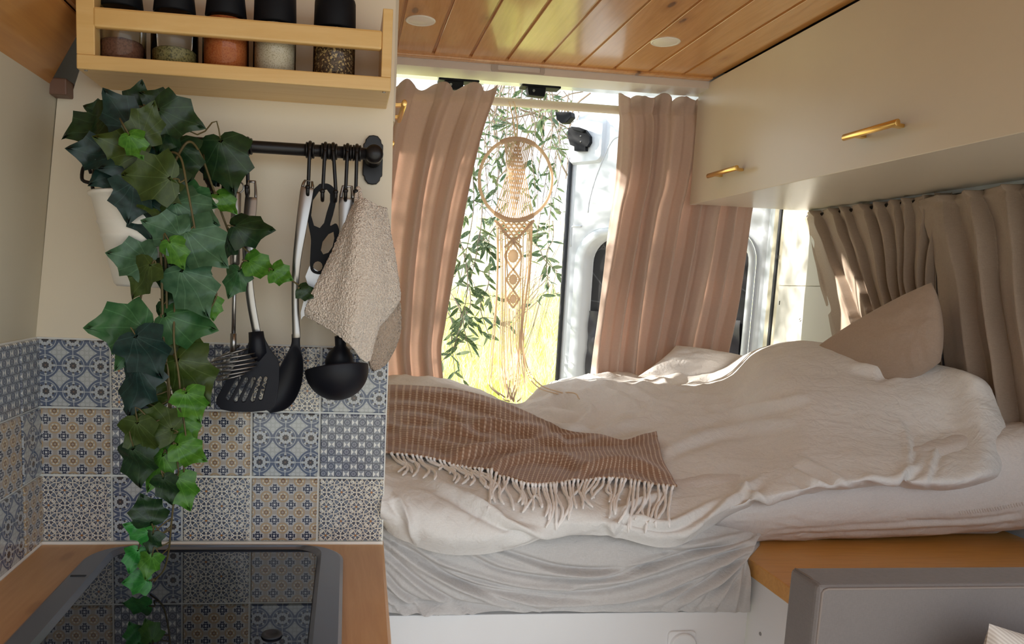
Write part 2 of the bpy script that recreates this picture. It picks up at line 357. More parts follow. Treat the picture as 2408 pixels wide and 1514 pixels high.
# ---- printed tiles
INK, BLUE, PALE, GOLD, RUST = (.045, .042, .05), (.085, .115, .19), (.50, .53, .53), (.46, .31, .15), (.20, .12, .08)
def tile_mat(kind):
    m = M('printed_tile_'+kind, PALE, .16, coat=.5)
    U, V, _ = m.xyz(m.coord('UV'))
    def cell(n, ou=0., ov=0.):
        x = (U*n+ou).fract()-.5; y = (V*n+ov).fract()-.5; return x, y
    if kind == 'damask':
        x, y = cell(2.6, .2, .9); r = hyp(x, y); th = y.atan2(x); p, q = cell(2.6, .7, .4)
        ax, ay = p.abs(), q.abs()
        star = (ax+ay)*1.0+(ax*ay)*2.2
        # swirling leaves round each flower
        ax_ = x.abs().min(y.abs())
        leaf = star.gt(.43)*r.gt(.25)*((th*8.).cos().lt(.45).max(r.gt(.36)))*ax_.gt(.013)*((r-.395).abs().gt(.012))
        rib = ((hyp(ax-.0, ay-.17)-.10).abs().lt(.022)).max((hyp(ax-.17, ay-.0)-.10).abs().lt(.022))*star.lt(.40)
        c = m.mix(leaf, PALE, BLUE)
        c = m.mix((star-.41).abs().lt(.022), c, BLUE)
        c = m.mix(rib, c, (.40, .42, .42))
        c = m.mix(((r-.19).abs()).lt(.05)*((th*10.).cos().gt(-.2)), c, (.42, .45, .50))
        c = m.mix(r.lt(.30)*r.gt(.235)*((th*10.).cos().lt(-.3)), c, INK)
        c = m.mix((r+(th*8.).cos()*.012).lt(.125), c, INK)
        c = m.mix(r.lt(.03), c, RUST)
    elif kind == 'quatrefoil':
        c = (.42, .37, .32)
        x, y = cell(4.0, .1, .15); ax, ay = x.abs(), y.abs(); p, q = cell(4.0, .6, .65); r2 = hyp(p, q); th = q.atan2(p)
        lobe = hyp(ax-.17, ay).min(hyp(ax, ay-.17))
        g = ((r2-.2).abs().lt(.035))*((th*6.).cos().gt(-.1)); g2 = (r2-.1).abs().lt(.03)
        c = m.mix(((r2*40.).cos().gt(.3))*r2.lt(.34), c, GOLD)
        c = m.mix(g, c, (.72, .66, .52)); c = m.mix(g2, c, RUST)
        c = m.mix(lobe.lt(.215), c, (.62, .60, .55)); c = m.mix(lobe.lt(.185), c, (.28, .28, .30)); c = m.mix(lobe.lt(.16), c, (.66, .66, .64))
        pet = (hyp(ax-.23, ay-.055).min(hyp(ax-.055, ay-.23))).min(hyp(ax-.1, ay-.1)).min(hyp(ax-.10, ay)*1.4).min(hyp(ax, ay-.10)*1.4)
        c = m.mix(pet.lt(.064), c, (.03, .038, .075))
    elif kind == 'rings':
        c = (.155, .18, .235)
        x, y = cell(2.15, .25, .3); p, q = cell(2.15, .75, .8)
        def octo(a, b, s): return a.abs().max(b.abs()).max((a.abs()+b.abs())*.72).lt(s)
        lines = None; stars = None; dots = None
        for (a, b) in ((x, y), (p, q)):
            aa, bb = a.abs(), b.abs()
            for (cx, cy, R) in ((.25, 0., .25), (0., .25, .25), (.25, .25, .2), (0., 0., .2), (.5, .5, .2)):
                l = (hyp(aa-cx, bb-cy)-R).abs()
                lines = l if lines is None else lines.min(l)
            for (cx, cy) in ((.15, .15), (.35, .35), (.15, .5), (.5, .15)):
                d = hyp(aa-cx, bb-cy); stars = d if stars is None else stars.min(d)
        c = m.mix(stars.lt(.105), c, (.06, .068, .10))
        orange = (x.abs()+y.abs()).lt(.05).max((p.abs()+q.abs()).lt(.05))
        c = m.mix(lines.lt(.0125), c, (.74, .68, .56))
        c = m.mix(orange, c, (.38, .17, .06))
        c = m.mix(((stars-.036).abs()).lt(.013), c, (.78, .78, .74))
    else:
        c = (.26, .29, .34)
        n = 8.6; x, y = cell(n); par = ((U*n).floor()+(V*n).floor()).mod2()
        r = hyp(x, y); hg = (y.abs()-x.abs()*.72-.10).lt(0.)*x.abs().lt(.44)*par
        hv = ((x.abs()*.9-y.abs()*.55-.06).lt(0.)*y.abs().lt(.42))
        wx = (y.abs()*1.+.02).lt(x.abs()*1.)*x.abs().lt(.40)*x.abs().gt(.06)
        ring = (1.-par)*((r-.36).abs().lt(.08)); core = (1.-par)*(r.lt(.17))
        c = m.mix((x.abs().max(y.abs())).gt(.45), c, (.07, .08, .11))
        c = m.mix(ring, c, (.075, .09, .14)); c = m.mix(core, c, (.13, .14, .20))
        c = m.mix(par*wx, c, (.74, .75, .73))
    if isinstance(c, tuple): pass
    m.color(c); m.bump(m.noise(m.coord('Object'), 30, 2), .05, .001); return m
TM = {k: tile_mat(k) for k in ('damask', 'quatrefoil', 'rings', 'octagon')}
# ------------------------------------------------------------------ setting: van shell
ZC = 1.87
XL, XR = -.42, 1.305
YF, YB = -.45, 2.30                     # front end (cut open close behind the camera to let skylight in) and the rear door line
b = B(); b.box(-.55, XR+.05, YF, 2.28, -.05, 0); struct('floor', b, floorm)
# ceiling: backing board + planks
b = B(); b.box(-.62, XR+.06, YF, 1.95, ZC+.012, ZC+.05); ceil = struct('ceiling', b, void)
PW = .0946; b = B()
pb = B(); e = .0045; pb.prism([(-PW/2+.0005, 0, 0), (PW/2-.0005, 0, 0), (PW/2-.0005, 0, .010), (PW/2-.0005, 0, .0125), (-PW/2+.0005, 0, .0125), (-PW/2+.0005, 0, .010)], (0, 1.965-YF, 0))
pb = B(); pr = [(-PW/2+.0040, .0006), (-PW/2+.0046, 0), (PW/2-.0046, 0), (PW/2-.0040, .0006), (PW/2-.0038, .0062), (PW/2-.0002, .0064), (PW/2-.0002, .012), (-PW/2+.0002, .012), (-PW/2+.0002, .0064), (-PW/2+.0038, .0062)]
pb.prism([(x, 0, z) for x, z in pr], (0, 1.955-YF, 0)); plank_me = mesh_of('plank', pb, pine)
for k in range(-7, 10):
    inst(plank_me, 'plank', ceil, (.102+PW*(k-.5), YF, ZC))
b = B(); b.box(-.56, .943, 1.948, 1.972, ZC-.006, ZC+.008); put('edge_strip', b, pine, ceil, bevel=.003)
# painted beam across the rear with a pull recess
b = B(); b.box(-.60, XR+.04, 1.972, 2.06, 1.846, 1.90); beam = struct('trim_1', b, beam_mat, 'pale beam behind the plank ceiling')
c0 = PY(1155, 152, 1.972); c1 = PY(1280, 180, 1.972)
b = B(); rx0, rx1, rz = c0[0], c1[0], 1.857
def rrect(x0, x1, z0, z1, r, n=5):
    o = []
    for cx, cz, a in ((x1-r, z1-r, 0), (x0+r, z1-r, 90), (x0+r, z0+r, 180), (x1-r, z0+r, 270)):
        for i in range(n+1): q = math.radians(a+90*i/n); o.append((cx+r*math.cos(q), cz+r*math.sin(q)))
    return o
# van body header over the rear doorway
b = B(); b.box(-.62, XR+.06, 2.06, 2.36, 1.965, 1.99)
b.prism([(-.62, 2.30, 1.910), (-.62, 2.30, 1.97), (-.62, 2.36, 1.97), (-.62, 2.36, 1.915)], (2.0, 0, 0))
struct('trim_2', b, body_white, 'white metal header over the rear doorway')
b = B(); b.box(-.66, XR+.10, YF, 2.36, 1.995, 2.02); struct('roof', b, body_white)
# left wall: upright below, leaning in above
b = B(); b.prism([(XL, YF, 0), (XL, YF, 1.205), (-.386, YF, 1.535), (-.44, YF, 1.535), (-.62, YF, 1.9), (-.66, YF, 1.9), (-.66, YF, 0)], (0, 1.12-YF, 0)); wall_left = struct('wall_left', b, white_wall)
b = B(); b.box(-.66, -.62, 1.09, 2.30, 0, 1.99); struct('wall_left_rear', b, body_white)
# right wall with the sliding door opening (behind the photographer's shoulder)
b = B()
b.box(XR, XR+.04, .22, 2.24, 0, 1.99); b.box(XR, XR+.04, YF, .22, 1.80, 1.99); b.box(XR, XR+.04, YF, .22, 0, .06)
wall_right = struct('wall_right', b, body_white)
# pine-clad slope between the left wall and the ceiling
clad = struct('trim_3', B().prism([(-.392, YF, 1.540), (-.205, YF, 1.872), (-.19, YF, 1.90), (-.40, YF, 1.56)], (0, 1.05-YF, 0)), void, 'pine cladding on the sloping upper left side')
p0, p1 = np.array([-.388, 1.529]), np.array([-.200, 1.868]); L = np.linalg.norm(p1-p0); dd = (p1-p0)/L; nn = np.array([dd[1], -dd[0]])
for k in range(4):
    w = L/4; a = p0+dd*(w*k+.001); c = p0+dd*(w*(k+1)-.001); t = nn*-.010
    q = [a+dd*.003, c-dd*.003, c-nn*.003, c+t, a+t, a-nn*.003]
    put('plank', B().prism([(x, YF, z) for x, z in q], (0, 1.045-YF, 0)), pine_dark, clad)
b = B(); b.box(-.389, -.366, 1.046, 1.075, 1.520, 1.541); put('batten', b, paint('batten_stain', (.17, .09, .06), .5), clad, bevel=.002)
# partition board that carries the rack, the rail and the tiles
YP = 1.07
pts = [(-.425, .9135), (.0615, .9135), (.0605, 1.2), (.0545, 1.66), (.0545, ZC), (-.322, ZC), (-.352, 1.575), (-.362, 1.545), (-.367, 1.529), (-.372, 1.524), (-.386, 1.522), (XL, 1.205)]
part_w = struct('wall_partition', B().prism([(x, YP, z) for x, z in pts], (0, .018, 0)), white_paint, 'cream painted partition board with patterned tiles along its foot')
b = B(); b.box(-.66, .052, 1.182, 1.195, 0, ZC-.002); b.box(.040, .052, YP+.018, 1.182, .9135, ZC-.002); struct('light_block_board', b, white_paint)  # added boards closing the space behind the partition, to block light
# grout bed and tiles on the partition
b = B(); b.box(-.4245, .0612, YP-.0025, YP+.001, .9125, 1.2045); put('grout', b, grout, part_w)
def tile_mesh(w, h):
    b = B(); e = .0016
    b.add([(-w/2+e, 0, -h/2+e), (w/2-e, 0, -h/2+e), (w/2-e, 0, h/2-e), (-w/2+e, 0, h/2-e), (-w/2, e, -h/2), (w/2, e, -h/2), (w/2, e, h/2), (-w/2, e, h/2), (-w/2, .0045, -h/2), (w/2, .0045, -h/2), (w/2, .0045, h/2), (-w/2, .0045, h/2)],
          [(0, 1, 2, 3)]+[(4+i, 4+(i+1) % 4, (i+1) % 4, i) for i in range(4)]+[(8+i, 8+(i+1) % 4, 4+(i+1) % 4, 4+i) for i in range(4)])
    b.uv = [((x/.0935+.5), (z/.0935+.5)) for x, y, z in b.v]; return b
TMESH = {k: mesh_of('tile', tile_mesh(.0925, .0925), TM[k]) for k in TM}
A_, Q_, R_, D_ = 'damask', 'quatrefoil', 'rings', 'octagon'
cols = [-.4185+.0958*(i+.5)+.0005 for i in range(5)]; rows = [1.1560, 1.0605, .9645]
for r, kinds in zip(rows, ((A_, R_, D_, R_, A_), (Q_, D_, Q_, A_, D_), (R_, A_, R_, Q_, R_))):
    for x, kd in zip(cols, kinds): inst(TMESH[kd], 'tile', part_w, (x, YP-.0068, r))
# tiles on the left wall (turned to face right), a cut strip in the corner first
b = B(); b.box(XL-.001, XL+.0025, .60, YP-.003, .9125, 1.2045); put('grout', b, grout, wall_left)
TS = {k: mesh_of('tile', tile_mesh(.060, .0925), TM[k]) for k in TM}
for r, kinds in zip(rows, ((D_, D_, R_, A_, Q_), (A_, Q_, D_, R_, A_), (Q_, A_, R_, D_, Q_))):
    inst(TS[kinds[0]], 'tile', wall_left, (XL+.0068, YP-.004-.031, r), (0, 0, PI/2))
    for i, kd in enumerate(kinds[1:]): inst(TMESH[kd], 'tile', wall_left, (XL+.0068, YP-.004-.062-.0958*(i+.5)-.001, r), (0, 0, PI/2))
# sealant beads
b = B(); b.tube([(XL+.003, .60, .9145), (XL+.003, YP-.006, .9145), (.0612, YP-.006, .9145)], .0032, 6); put('sealant_bead', b, enamel, part_w)
# ------------------------------------------------------------------ worktop and hob
ct = thing('kitchen_counter', 'beech worktop under the tiles with the black hob set into it', 'counter', (-.18, .8, .60))
b = B(); b.prism([(XL+.002, .40, .875), (.050, .40, .875), (.058, .80, .875), (.0635, 1.088, .875), (XL+.002, 1.088, .875)], (0, 0, .038)); put('worktop', b, beech, ct, bevel=.004)
b = B(); b.box(XL+.005, .045, .42, 1.066, .05, .875); put('cabinet_body', b, panel_white, ct)
hob = thing('hob', 'built-in hob with black mirror glass lid and dark metal frame', 'hob', (-.165, .80, .913))
def hobo(x0, x1, y0, y1, r, z): return [(x, y, z) for x, y in rrect(x0, x1, y0, y1, r, 8)]
hx0, hx1, hy0, hy1 = -.336, .0035, .50, 1.037
def frame(o, i, z0, z1, zi):
    bb = B(); n = len(o); k = .004
    shr = lambda P, d: [((p[0]+(-d if p[0] > (hx0+hx1)/2 else d)), (p[1]+(-d if p[1] > (hy0+hy1)/2 else d))) for p in P]
    rings = [[(x, y, z0) for x, y in o], [(x, y, z1-.003) for x, y in o], [(x, y, z1) for x, y in shr(o, .004)], [(x, y, z1) for x, y in shr(i, -.006)], [(x, y, zi) for x, y in i]]
    vs = [p for R in rings for p in R]; fs = []
    for a in range(len(rings)-1):
        for j in range(n): fs.append((a*n+j, a*n+(j+1) % n, (a+1)*n+(j+1) % n, (a+1)*n+j))
    return bb.add(vs, fs)
put('frame', frame(rrect(hx0, hx1, hy0, hy1, .052, 8), rrect(hx0+.034, hx1-.036, hy0+.03, hy1-.0065, .034, 8), .9135, .9225, .9165), hobmetal, hob, smooth=None)
b = B(); b.prism([(x, y, .9145) for x, y in rrect(hx0+.034, hx1-.036, hy0+.03, hy1-.0065, .034, 8)], (0, 0, .003)); put('glass_lid', b, glass_black, hob)
b = B(); b.lathe([(.006, 0), (.0105, 0), (.0112, .0012), (.0105, .0025), (.007, .0026), (.0062, .001)], (-.071, .772, .9175), 24); put('rubber_bumper', b, rubber, hob, smooth=True)
b = B(); b.box(-.330, -.312, .925, .9285, .9222, .9232); put('hinge_mark', b, rubber, hob)
# ------------------------------------------------------------------ spice rack
rx0, rx1 = -.328, .0465; ry0 = .970; ry1 = YP
rk = thing('spice_rack', 'pale birch spice rack mounted above the black hanging rail', 'rack', (-.14, ry1, 1.535))
def zt(px, py, Y=.97): return PY(px, py, Y)[2]
b = B(); b.box(rx0, rx1, ry0, ry1, 1.5355, 1.5525); put('bottom_board', b, birch, rk, bevel=.0015)
b = B(); b.box(rx0, rx0+.021, ry0+.001, ry1, 1.5525, 1.640); put('side_panel', b, birch, rk, bevel=.001)
b = B(); b.box(rx1-.0125, rx1, ry0+.001, ry1, 1.5525, 1.634); put('side_panel', b, birch, rk, bevel=.001)
b = B(); b.box(rx0+.019, rx1-.0125, ry0, ry0+.011, 1.5845, 1.608); put('front_bar', b, birch, rk, bevel=.003)
b = B(); b.box(rx0+.021, rx1-.012, ry1-.008, ry1-.001, 1.552, 1.575); put('back_bar', b, birch, rk, bevel=.001)
for x in (rx0+.009, rx1-.008): put('screw', B().lathe([(.0001, -.0008), (.0022, -.0008), (.0022, 0)], (x, ry0+.006, 1.5355), 10), steel, rk)
# spice jars
JR = .0285; YJ = 1.012
sp = [('cocoa', spice('brown_powder', (.16, .065, .035), (.20, .085, .05), (.13, .05, .03), 300), .022), ('herb', spice('dried_herbs', (.20, .17, .06), (.30, .26, .10), (.10, .09, .03), 330), .020),
      ('paprika', spice('orange_powder', (.50, .13, .03), (.55, .16, .04), (.45, .10, .02), 400), .060), ('garlic', spice('cream_granules', (.66, .58, .42), (.72, .64, .50), (.5, .42, .28), 500), .056), ('pepper', spice('peppercorns', (.05, .03, .02), (.12, .07, .04), (.60, .42, .18), 260), .056)]
jl = ['clear spice jar of brown powder, leftmost in the rack', 'spice jar half filled with dried green herbs and a black lid', 'spice jar full of bright orange powder under a black lid', 'spice jar of pale cream granules with a straight black lid', 'spice jar of dark and golden peppercorns, rightmost in the rack']
for i, px in enumerate((287, 411, 531, 646, 786)):
    x = PY(px, 120, YJ)[0]; z0 = 1.5527; t = thing('spice_jar', jl[i], 'jar', (x, YJ, z0), 'spice jars in the birch rack')
    R = JR if i < 3 else .0268
    k = .068 if i < 3 else .066
    put('glass', B().lathe([(R*.9, 0), (R, .003), (R, k-.014), (R*.93, k-.004), (R*.80, k)], (x, YJ, z0), 32, cap=False), jarg, t, smooth=True)
    f = sp[i][2]; r = R*.94
    if i < 2: pf = [(r*.88, .001), (r, .004), (r, f), (r*.9, f+.005 if i == 0 else f+.002), (.001, f+.012 if i == 0 else f+.003)]
    else: pf = [(r*.88, .001), (r, .004), (r, k-.015), (r*.9, k-.005), (r*.76, f+.004), (.001, f+.005)]
    put('spice', B().lathe(pf, (x, YJ, z0), 28), sp[i][1], t, smooth=True)
    if i < 3: pl = [(R*.86, k-.002), (R*.90, k), (R*.78, k+.03), (R*.74, k+.034), (.001, k+.035)]
    else: pl = [(R*.98, k-.004), (R*1.0, k-.002), (R*.97, k+.03), (R*.94, k+.033), (.001, k+.034)]
    put('lid', B().lathe(pl, (x, YJ, z0), 28), plastic, t, smooth=True)
# ------------------------------------------------------------------ hanging rail with hooks
YR = 1.018
ra = PY(203, 312, YR); rb_ = PY(872, 353, YR); zr = 1.4655
rail = thing('hanging_rail', 'black metal hanging rail fixed across the cream partition', 'rail', (-.15, YP, zr))
xr0, xr1 = PY(205, 310, YR)[0], PY(878, 354, YR)[0]
b = B(); b.tube([(xr0, YR, zr), (xr1-.004, YR, zr)], .0079, 16); put('rail_tube', b, blackm, rail, smooth=True)
for x in (xr0, xr1+.001):
    o = []
    hw, hh = .0138, .0335
    prof = [(0, hh), (.006, hh-.001), (.0105, hh-.006), (.0115, hh-.0105), (.0138, hh-.0125), (hw, 0)]
    full = [(x+a, YP-.005, zr+c) for a, c in prof]+[(x+a, YP-.005, zr-c) for a, c in prof[-2::-1]]
    full += [(x-a, YP-.005, zr-c) for a, c in prof[1:]]+[(x-a, YP-.005, zr+c) for a, c in prof[-2:0:-1]]
    pl = put('wall_plate', B().prism(full, (0, .005, 0)), blackm, rail, bevel=.0012)
    put('socket', B().lathe([(.011, -.005), (.0115, -.012), (.008, -.018), (.0095, -.040), (.0115, -.046), (.0125, -.052), (.0115, -.060), (.007, -.0635), (.0001, -.064)], (x, YP, zr), 24, 'Y'), blackm, rail, smooth=True)
def hook_mb(x, y, z, drop, tilt=0):
    b = B(); b.torus((0, 0, 0), .0098, .0026, 'X', 24, 8); b.torus((.0042, 0, 0), .0090, .0017, 'X', 20, 6); b.torus((-.0042, 0, 0), .0090, .0017, 'X', 20, 6)
    P = [(0, -.0105, 0), (tilt*.3, -.0115, -.012), (tilt, -.010, -drop+.008), (tilt, -.008, -drop), (tilt, -.014, -drop-.005), (tilt, -.021, -drop-.002), (tilt, -.0225, -drop+.004), (tilt, -.0225, -drop+.006)]
    b.tube(path(P, 26), .0024, 8); b.lathe([(.0001, -.0035), (.0028, -.002), (.0035, 0), (.0028, .002), (.0001, .0035)], (tilt, -.0225, -drop+.006), 10); return b
hk = {}
hl = ['black hook on the rail, nearest the ivy, half hidden by its leaf', 'second black hook from the ivy, empty ring behind the big ivy leaf', 'third black hook from the ivy, its ring just above the big ivy leaf', 'black hook carrying the slotted turner', 'black hook carrying the steel-handled spoon', 'black hook carrying the scissors', 'black hook leaning beside the scissors handle', 'black hook carrying the ladle', 'black hook carrying the beige towel, rightmost on the rail']
for i, (px, tl, dr) in enumerate(((499, 0, .058), (534, 0, .058), (558, 0, .058), (583, .002, .060), (730, -.001, .056), (766, -.002, .060), (784, .005, .060), (818, -.001, .058), (840, .0, .058))):
    x = PY(px, 326, YR)[0]; b = hook_mb(x, YR, zr, dr, tl); b.v = [(p[0]+x, p[1]+YR, p[2]+zr) for p in b.v]
    hk[i] = (x+tl, YR-.014, zr-dr-.003); tag(put('rail_hook', b, blackm, smooth=True, org=(x, YR, zr)), hl[i], 'hook', 'black hooks on the hanging rail')
# ------------------------------------------------------------------ utensils
def strip_handle(pts, Y, wpx, th, hole=None):
    """flat bent steel handle: a px centre line with px widths"""
    c = path(pts, 40); w = catmull(np.array(wpx, float), np.linspace(0, len(wpx)-1, 40)); Ys = catmull(np.array(Y, float), np.linspace(0, len(Y)-1, 40))
    t = np.gradient(c, axis=0); t /= np.linalg.norm(t, axis=1, keepdims=True); n = np.stack([-t[:, 1], t[:, 0]], 1)
    return c, w, Ys, n
def strap(b, c, w, Ys, n, i0, i1, o0=-.5, o1=.5, th=.0035):
    vs, fs = [], []
    for i in range(i0, i1):
        for d, yo in ((o0, 0), ((o0+o1)/2, -.0015), (o1, 0), (o1, th), (o0, th)):
            p = PY(*(c[i]+n[i]*w[i]*d), Ys[i]); p[1] += yo; vs.append(p)
    k = i1-i0
    for i in range(k-1):
        for j in range(5): fs.append((i*5+j, i*5+(j+1) % 5, (i+1)*5+(j+1) % 5, (i+1)*5+j))
    fs += [(4, 3, 2, 1, 0), tuple((k-1)*5+j for j in range(5))]
    return b.add(vs, fs)
def handle(pts, Y, wpx):
    g = strip_handle(pts, Y, wpx, .003); b = B(); strap(b, *g, 7, 40); strap(b, *g, 0, 8, -.5, -.26); strap(b, *g, 0, 8, .26, .5); strap(b, *g, 0, 2); return b
def prism_px(poly, Y, th): return B().prism([PY(x, y, Y) for x, y in poly], (0, th, 0))
# whisk
t = thing('spiral_whisk', 'steel whisk with a coiled spring head beside the turner', 'whisk', PY(548, 880, .985))
wy = .985
b = B(); b.tube([PY(556, 452, wy), PY(555.5, 456, wy), PY(552, 620, wy), PY(552, 624, wy)], [.0052, .0062, .0062, .0050], 20); put('handle', b, steel, t, smooth=True)
b = B(); b.tube([PY(552, 622, wy), PY(549, 790, wy)], .0027, 12); put('rod', b, steel, t, smooth=True)
b = B(); b.tube([PY(549, 784, wy), PY(548, 830, wy)], .0041, 12); put('ferrule', b, steel, t, smooth=True)
c = PY(548, 858, wy); P = []
for i in range(330):
    a = i/330; q = a*2*PI*7.; R = (.0085+.021*min(1, a*3))*(1 if a < .75 else 1-(a-.75)*1.9)
    P.append((c[0]+R*math.cos(q)*1.03, c[1]-.004+R*math.sin(q)*.8, c[2]+.021-.037*a+.006*math.cos(q)))
b = B(); b.tube(P, .0011, 5); put('coil', b, steel, t, smooth=True)
put('hang_loop', B().torus(PY(560, 440, wy+.003), .007, .001, 'Y', 18, 6), steel, t, smooth=True)
# slotted turner
t = thing('slotted_turner', 'black slotted turner with bent steel handle', 'utensil', PY(585, 965, .99))
put('handle', handle([(592, 424), (590, 470), (583, 560), (583, 640), (590, 710), (605, 792)], [1.005, 1.0, .99, .99, .995, 1.0], [20, 29, 27, 21, 20, 19]), steel, t, smooth=None, bevel=.0006)
hp = [(587, 784), (618, 784), (624, 800), (636, 822), (652, 842), (657, 862), (656, 900), (650, 945), (643, 958), (622, 966), (590, 969), (545, 968), (520, 963), (508, 950), (508, 938), (522, 912), (545, 872), (558, 848), (578, 822), (586, 800)]
from mathutils.geometry import tessellate_polygon
def plate_holes(outer, holes, Y, th, bend=lambda x, y: 0):
    loops = [[Vector((x, y, 0)) for x, y in l] for l in [outer]+holes]; flat = [v for l in loops for v in l]; tr = tessellate_polygon(loops); n = len(flat)
    b = B(); F = [PY(v.x, v.y, Y+bend(v.x, v.y)) for v in flat]
    fs = [tuple(f) for f in tr]+[tuple(q+n for q in f[::-1]) for f in tr]; o = 0
    for l in loops:
        k = len(l); fs += [(o+i, o+(i+1) % k, o+(i+1) % k+n, o+i+n) for i in range(k)]; o += k
    return b.add(F+[f+np.array([0, th, 0]) for f in F], fs)
def slot(x0, y0, x1, y1, w):
    d = np.array([x1-x0, y1-y0], float); d /= np.linalg.norm(d); n = np.array([-d[1], d[0]])*w/2; a, c = np.array([x0, y0]), np.array([x1, y1])
    return [tuple(a-n), tuple(a-d*w*.4), tuple(a+n), tuple(c+n), tuple(c+d*w*.4), tuple(c-n)]
sl_ = [slot(563, 887, 535, 938, 9), slot(580, 890, 553, 942, 9), slot(597, 889, 572, 942, 9), slot(612, 888, 593, 942, 9), slot(625, 888, 612, 938, 8)]
put('blade', plate_holes(hp, sl_, .996, .004, lambda x, y: -.016*max(0, (y-800)/160)**1.5), nylon, t, bevel=.0008)
b = B(); b.tube([PY(602, 780, .999), PY(604, 800, .998), PY(606, 830, .996), PY(606, 850, .994)], [.0098, .0105, .012, .002], 14); put('collar', b, nylon, t, smooth=True)
# solid spoon
t = thing('cooking_spoon', 'black nylon spoon with a steel handle hanging between turner and ladle', 'utensil', PY(665, 965, 1.0))
put('handle', handle([(726, 424), (722, 445), (709, 530), (697, 620), (694, 700), (697, 795)], [1.005, 1.0, .995, .995, 1.0, 1.0], [22, 31, 26, 19, 17, 19]), steel, t, smooth=None, bevel=.0006)
cl = path([(696, 786), (695, 812), (690, 850), (676, 900), (655, 940), (632, 968)], 30); hw = catmull(np.array([10, 11, 24, 33, 30, 6.]), np.linspace(0, 5, 30)); A = []
tn = np.gradient(cl, axis=0); tn /= np.linalg.norm(tn, axis=1, keepdims=True)
for i in range(30):
    row = []; s = max(0, math.sin(PI*max(0, (i-6)/24)))
    for j in range(24):
        q = 2*PI*j/24; d = math.cos(q); z = math.sin(q); p = cl[i]+np.array([-tn[i][1], tn[i][0]])*hw[i]*d
        w = PY(p[0], p[1], 1.003); w[1] += (.004*z if z > 0 else .002*z)+.014*s*(1-d*d)*(1 if z > 0 else .8); row.append(w)
    A.append(row+[row[0]])
put('spoon_head', B().grid(np.array(A), uv=False), nylon, t, smooth=True)
# ladle
t = thing('ladle', 'black ladle with round bowl hanging behind the beige towel', 'utensil', PY(792, 938, .985))
put('handle', handle([(817, 436), (815, 470), (811, 540), (806, 620), (802, 700), (800, 800)], [1.008, 1.006, 1.004, 1.004, 1.004, 1.004], [26, 36, 28, 22, 19, 18]), steel, t, smooth=None, bevel=.0006)
c = PY(792, 868, .975); A = []
R = .0415
vs = []
for i in range(15):
    a = PI/2*i/14; vs.append((R*math.cos(a), -R*.98*math.sin(a)))
prof = [(.0001, -R*.98)]+[(r, z) for r, z in vs[::-1][1:]]+[(R*1.0, .002), (R*.95, .002)]+[(r*.94, z*.94) for r, z in vs]
bb = B().lathe(prof, (0, 0, 0), 40, cap=False); rm = Matrix.Rotation(math.radians(-14), 3, 'X') @ Matrix.Rotation(math.radians(-8), 3, 'Y'); bb.v = [tuple(np.array(rm @ Vector(p))+c) for p in bb.v]
put('bowl', bb, nylon, t, smooth=True)
b = B(); b.tube(path([PY(800, 790, 1.004), PY(801, 815, 1.003), PY(800, 835, 1.005), PY(797, 870, 1.012), PY(795, 890, 1.010)], 14), [.0075]*4+[.011, .013, .016, .018, .020, .019, .016, .013, .01, .004], 16); put('neck', b, nylon, t, smooth=True)
# scissors
t = thing('kitchen_scissors', 'steel kitchen scissors with black looped handles hanging blades down', 'scissors', PY(730, 745, 1.0))
o = [(752, 432), (772, 432), (787, 445), (790, 470), (784, 500), (776, 530), (790, 525), (797, 540), (795, 570), (788, 610), (768, 640), (752, 645), (735, 640), (729, 625), (730, 590), (731, 560), (724, 520), (726, 480), (734, 450)]
h1 = [(750, 448), (768, 444), (776, 455), (776, 475), (768, 500), (762, 524), (752, 536), (738, 530), (731, 505), (735, 470)]
h2 = [(772, 550), (784, 544), (786, 560), (782, 580), (772, 594), (760, 598), (754, 588), (758, 568)]
h3 = [(747+11.5*math.cos(a), 626+12*math.sin(a)) for a in np.linspace(0, 2*PI, 13)[:-1]]
put('handles', plate_holes([tuple(p) for p in path(o+[o[0]], 70)[:-1]], [h1, h2, h3], 1.006, .009), plastic, t, bevel=.0028)
put('blade', prism_px([(728, 625), (752, 640), (748, 655), (735, 690), (720, 730), (708, 752), (707, 735), (716, 700), (724, 670), (718, 650)], 1.012, .0015), steel, t)
put('blade', prism_px([(740, 640), (765, 640), (762, 665), (750, 700), (728, 735), (712, 745), (722, 715), (735, 680)], 1.0085, .0015), steel, t)
# towel
tw = thing('hand_towel', 'beige terry hand towel bunched from the last hook over the ladle', 'towel', PY(840, 860, .97))
C = []
top = [(833, 488), (842, 474), (852, 470), (862, 472), (872, 482)]
fr = [(719, 728), (770, 762), (830, 800), (862, 848), (890, 800)]
back = [(890, 800), (925, 740), (942, 670), (925, 590), (905, 490)]
l1 = [(833, 486), (843, 474), (856, 470), (874, 478), (890, 486), (905, 490)]
l2 = [(806, 540), (826, 520), (850, 512), (876, 522), (897, 526), (913, 540)]
l3 = [(778, 600), (812, 585), (846, 580), (884, 586), (908, 590), (926, 600)]
l4 = [(748, 665), (796, 660), (842, 660), (888, 662), (916, 668), (936, 672)]
l5 = [(722, 722), (776, 735), (832, 748), (880, 742), (912, 725), (939, 702)]
l6 = [(720, 742), (770, 770), (818, 806), (862, 850), (884, 780), (928, 716)]
Yt = [[.992, .982, .976, .98, .988, 1.0], [.985, .970, .962, .972, .985, 1.0], [.98, .962, .950, .968, .982, 1.0], [.975, .958, .944, .964, .980, .998], [.972, .955, .94, .962, .98, .995], [.975, .958, .945, .962, .985, .995]]
C = [[PY(x, y, Y) for (x, y), Y in zip(l, Yr)] for l, Yr in zip((l1, l2, l3, l4, l5, l6), Yt)]
A = net(C, 150, 150); n = normals(A); uu, vv = np.meshgrid(np.arange(150), np.arange(150), indexing='ij')
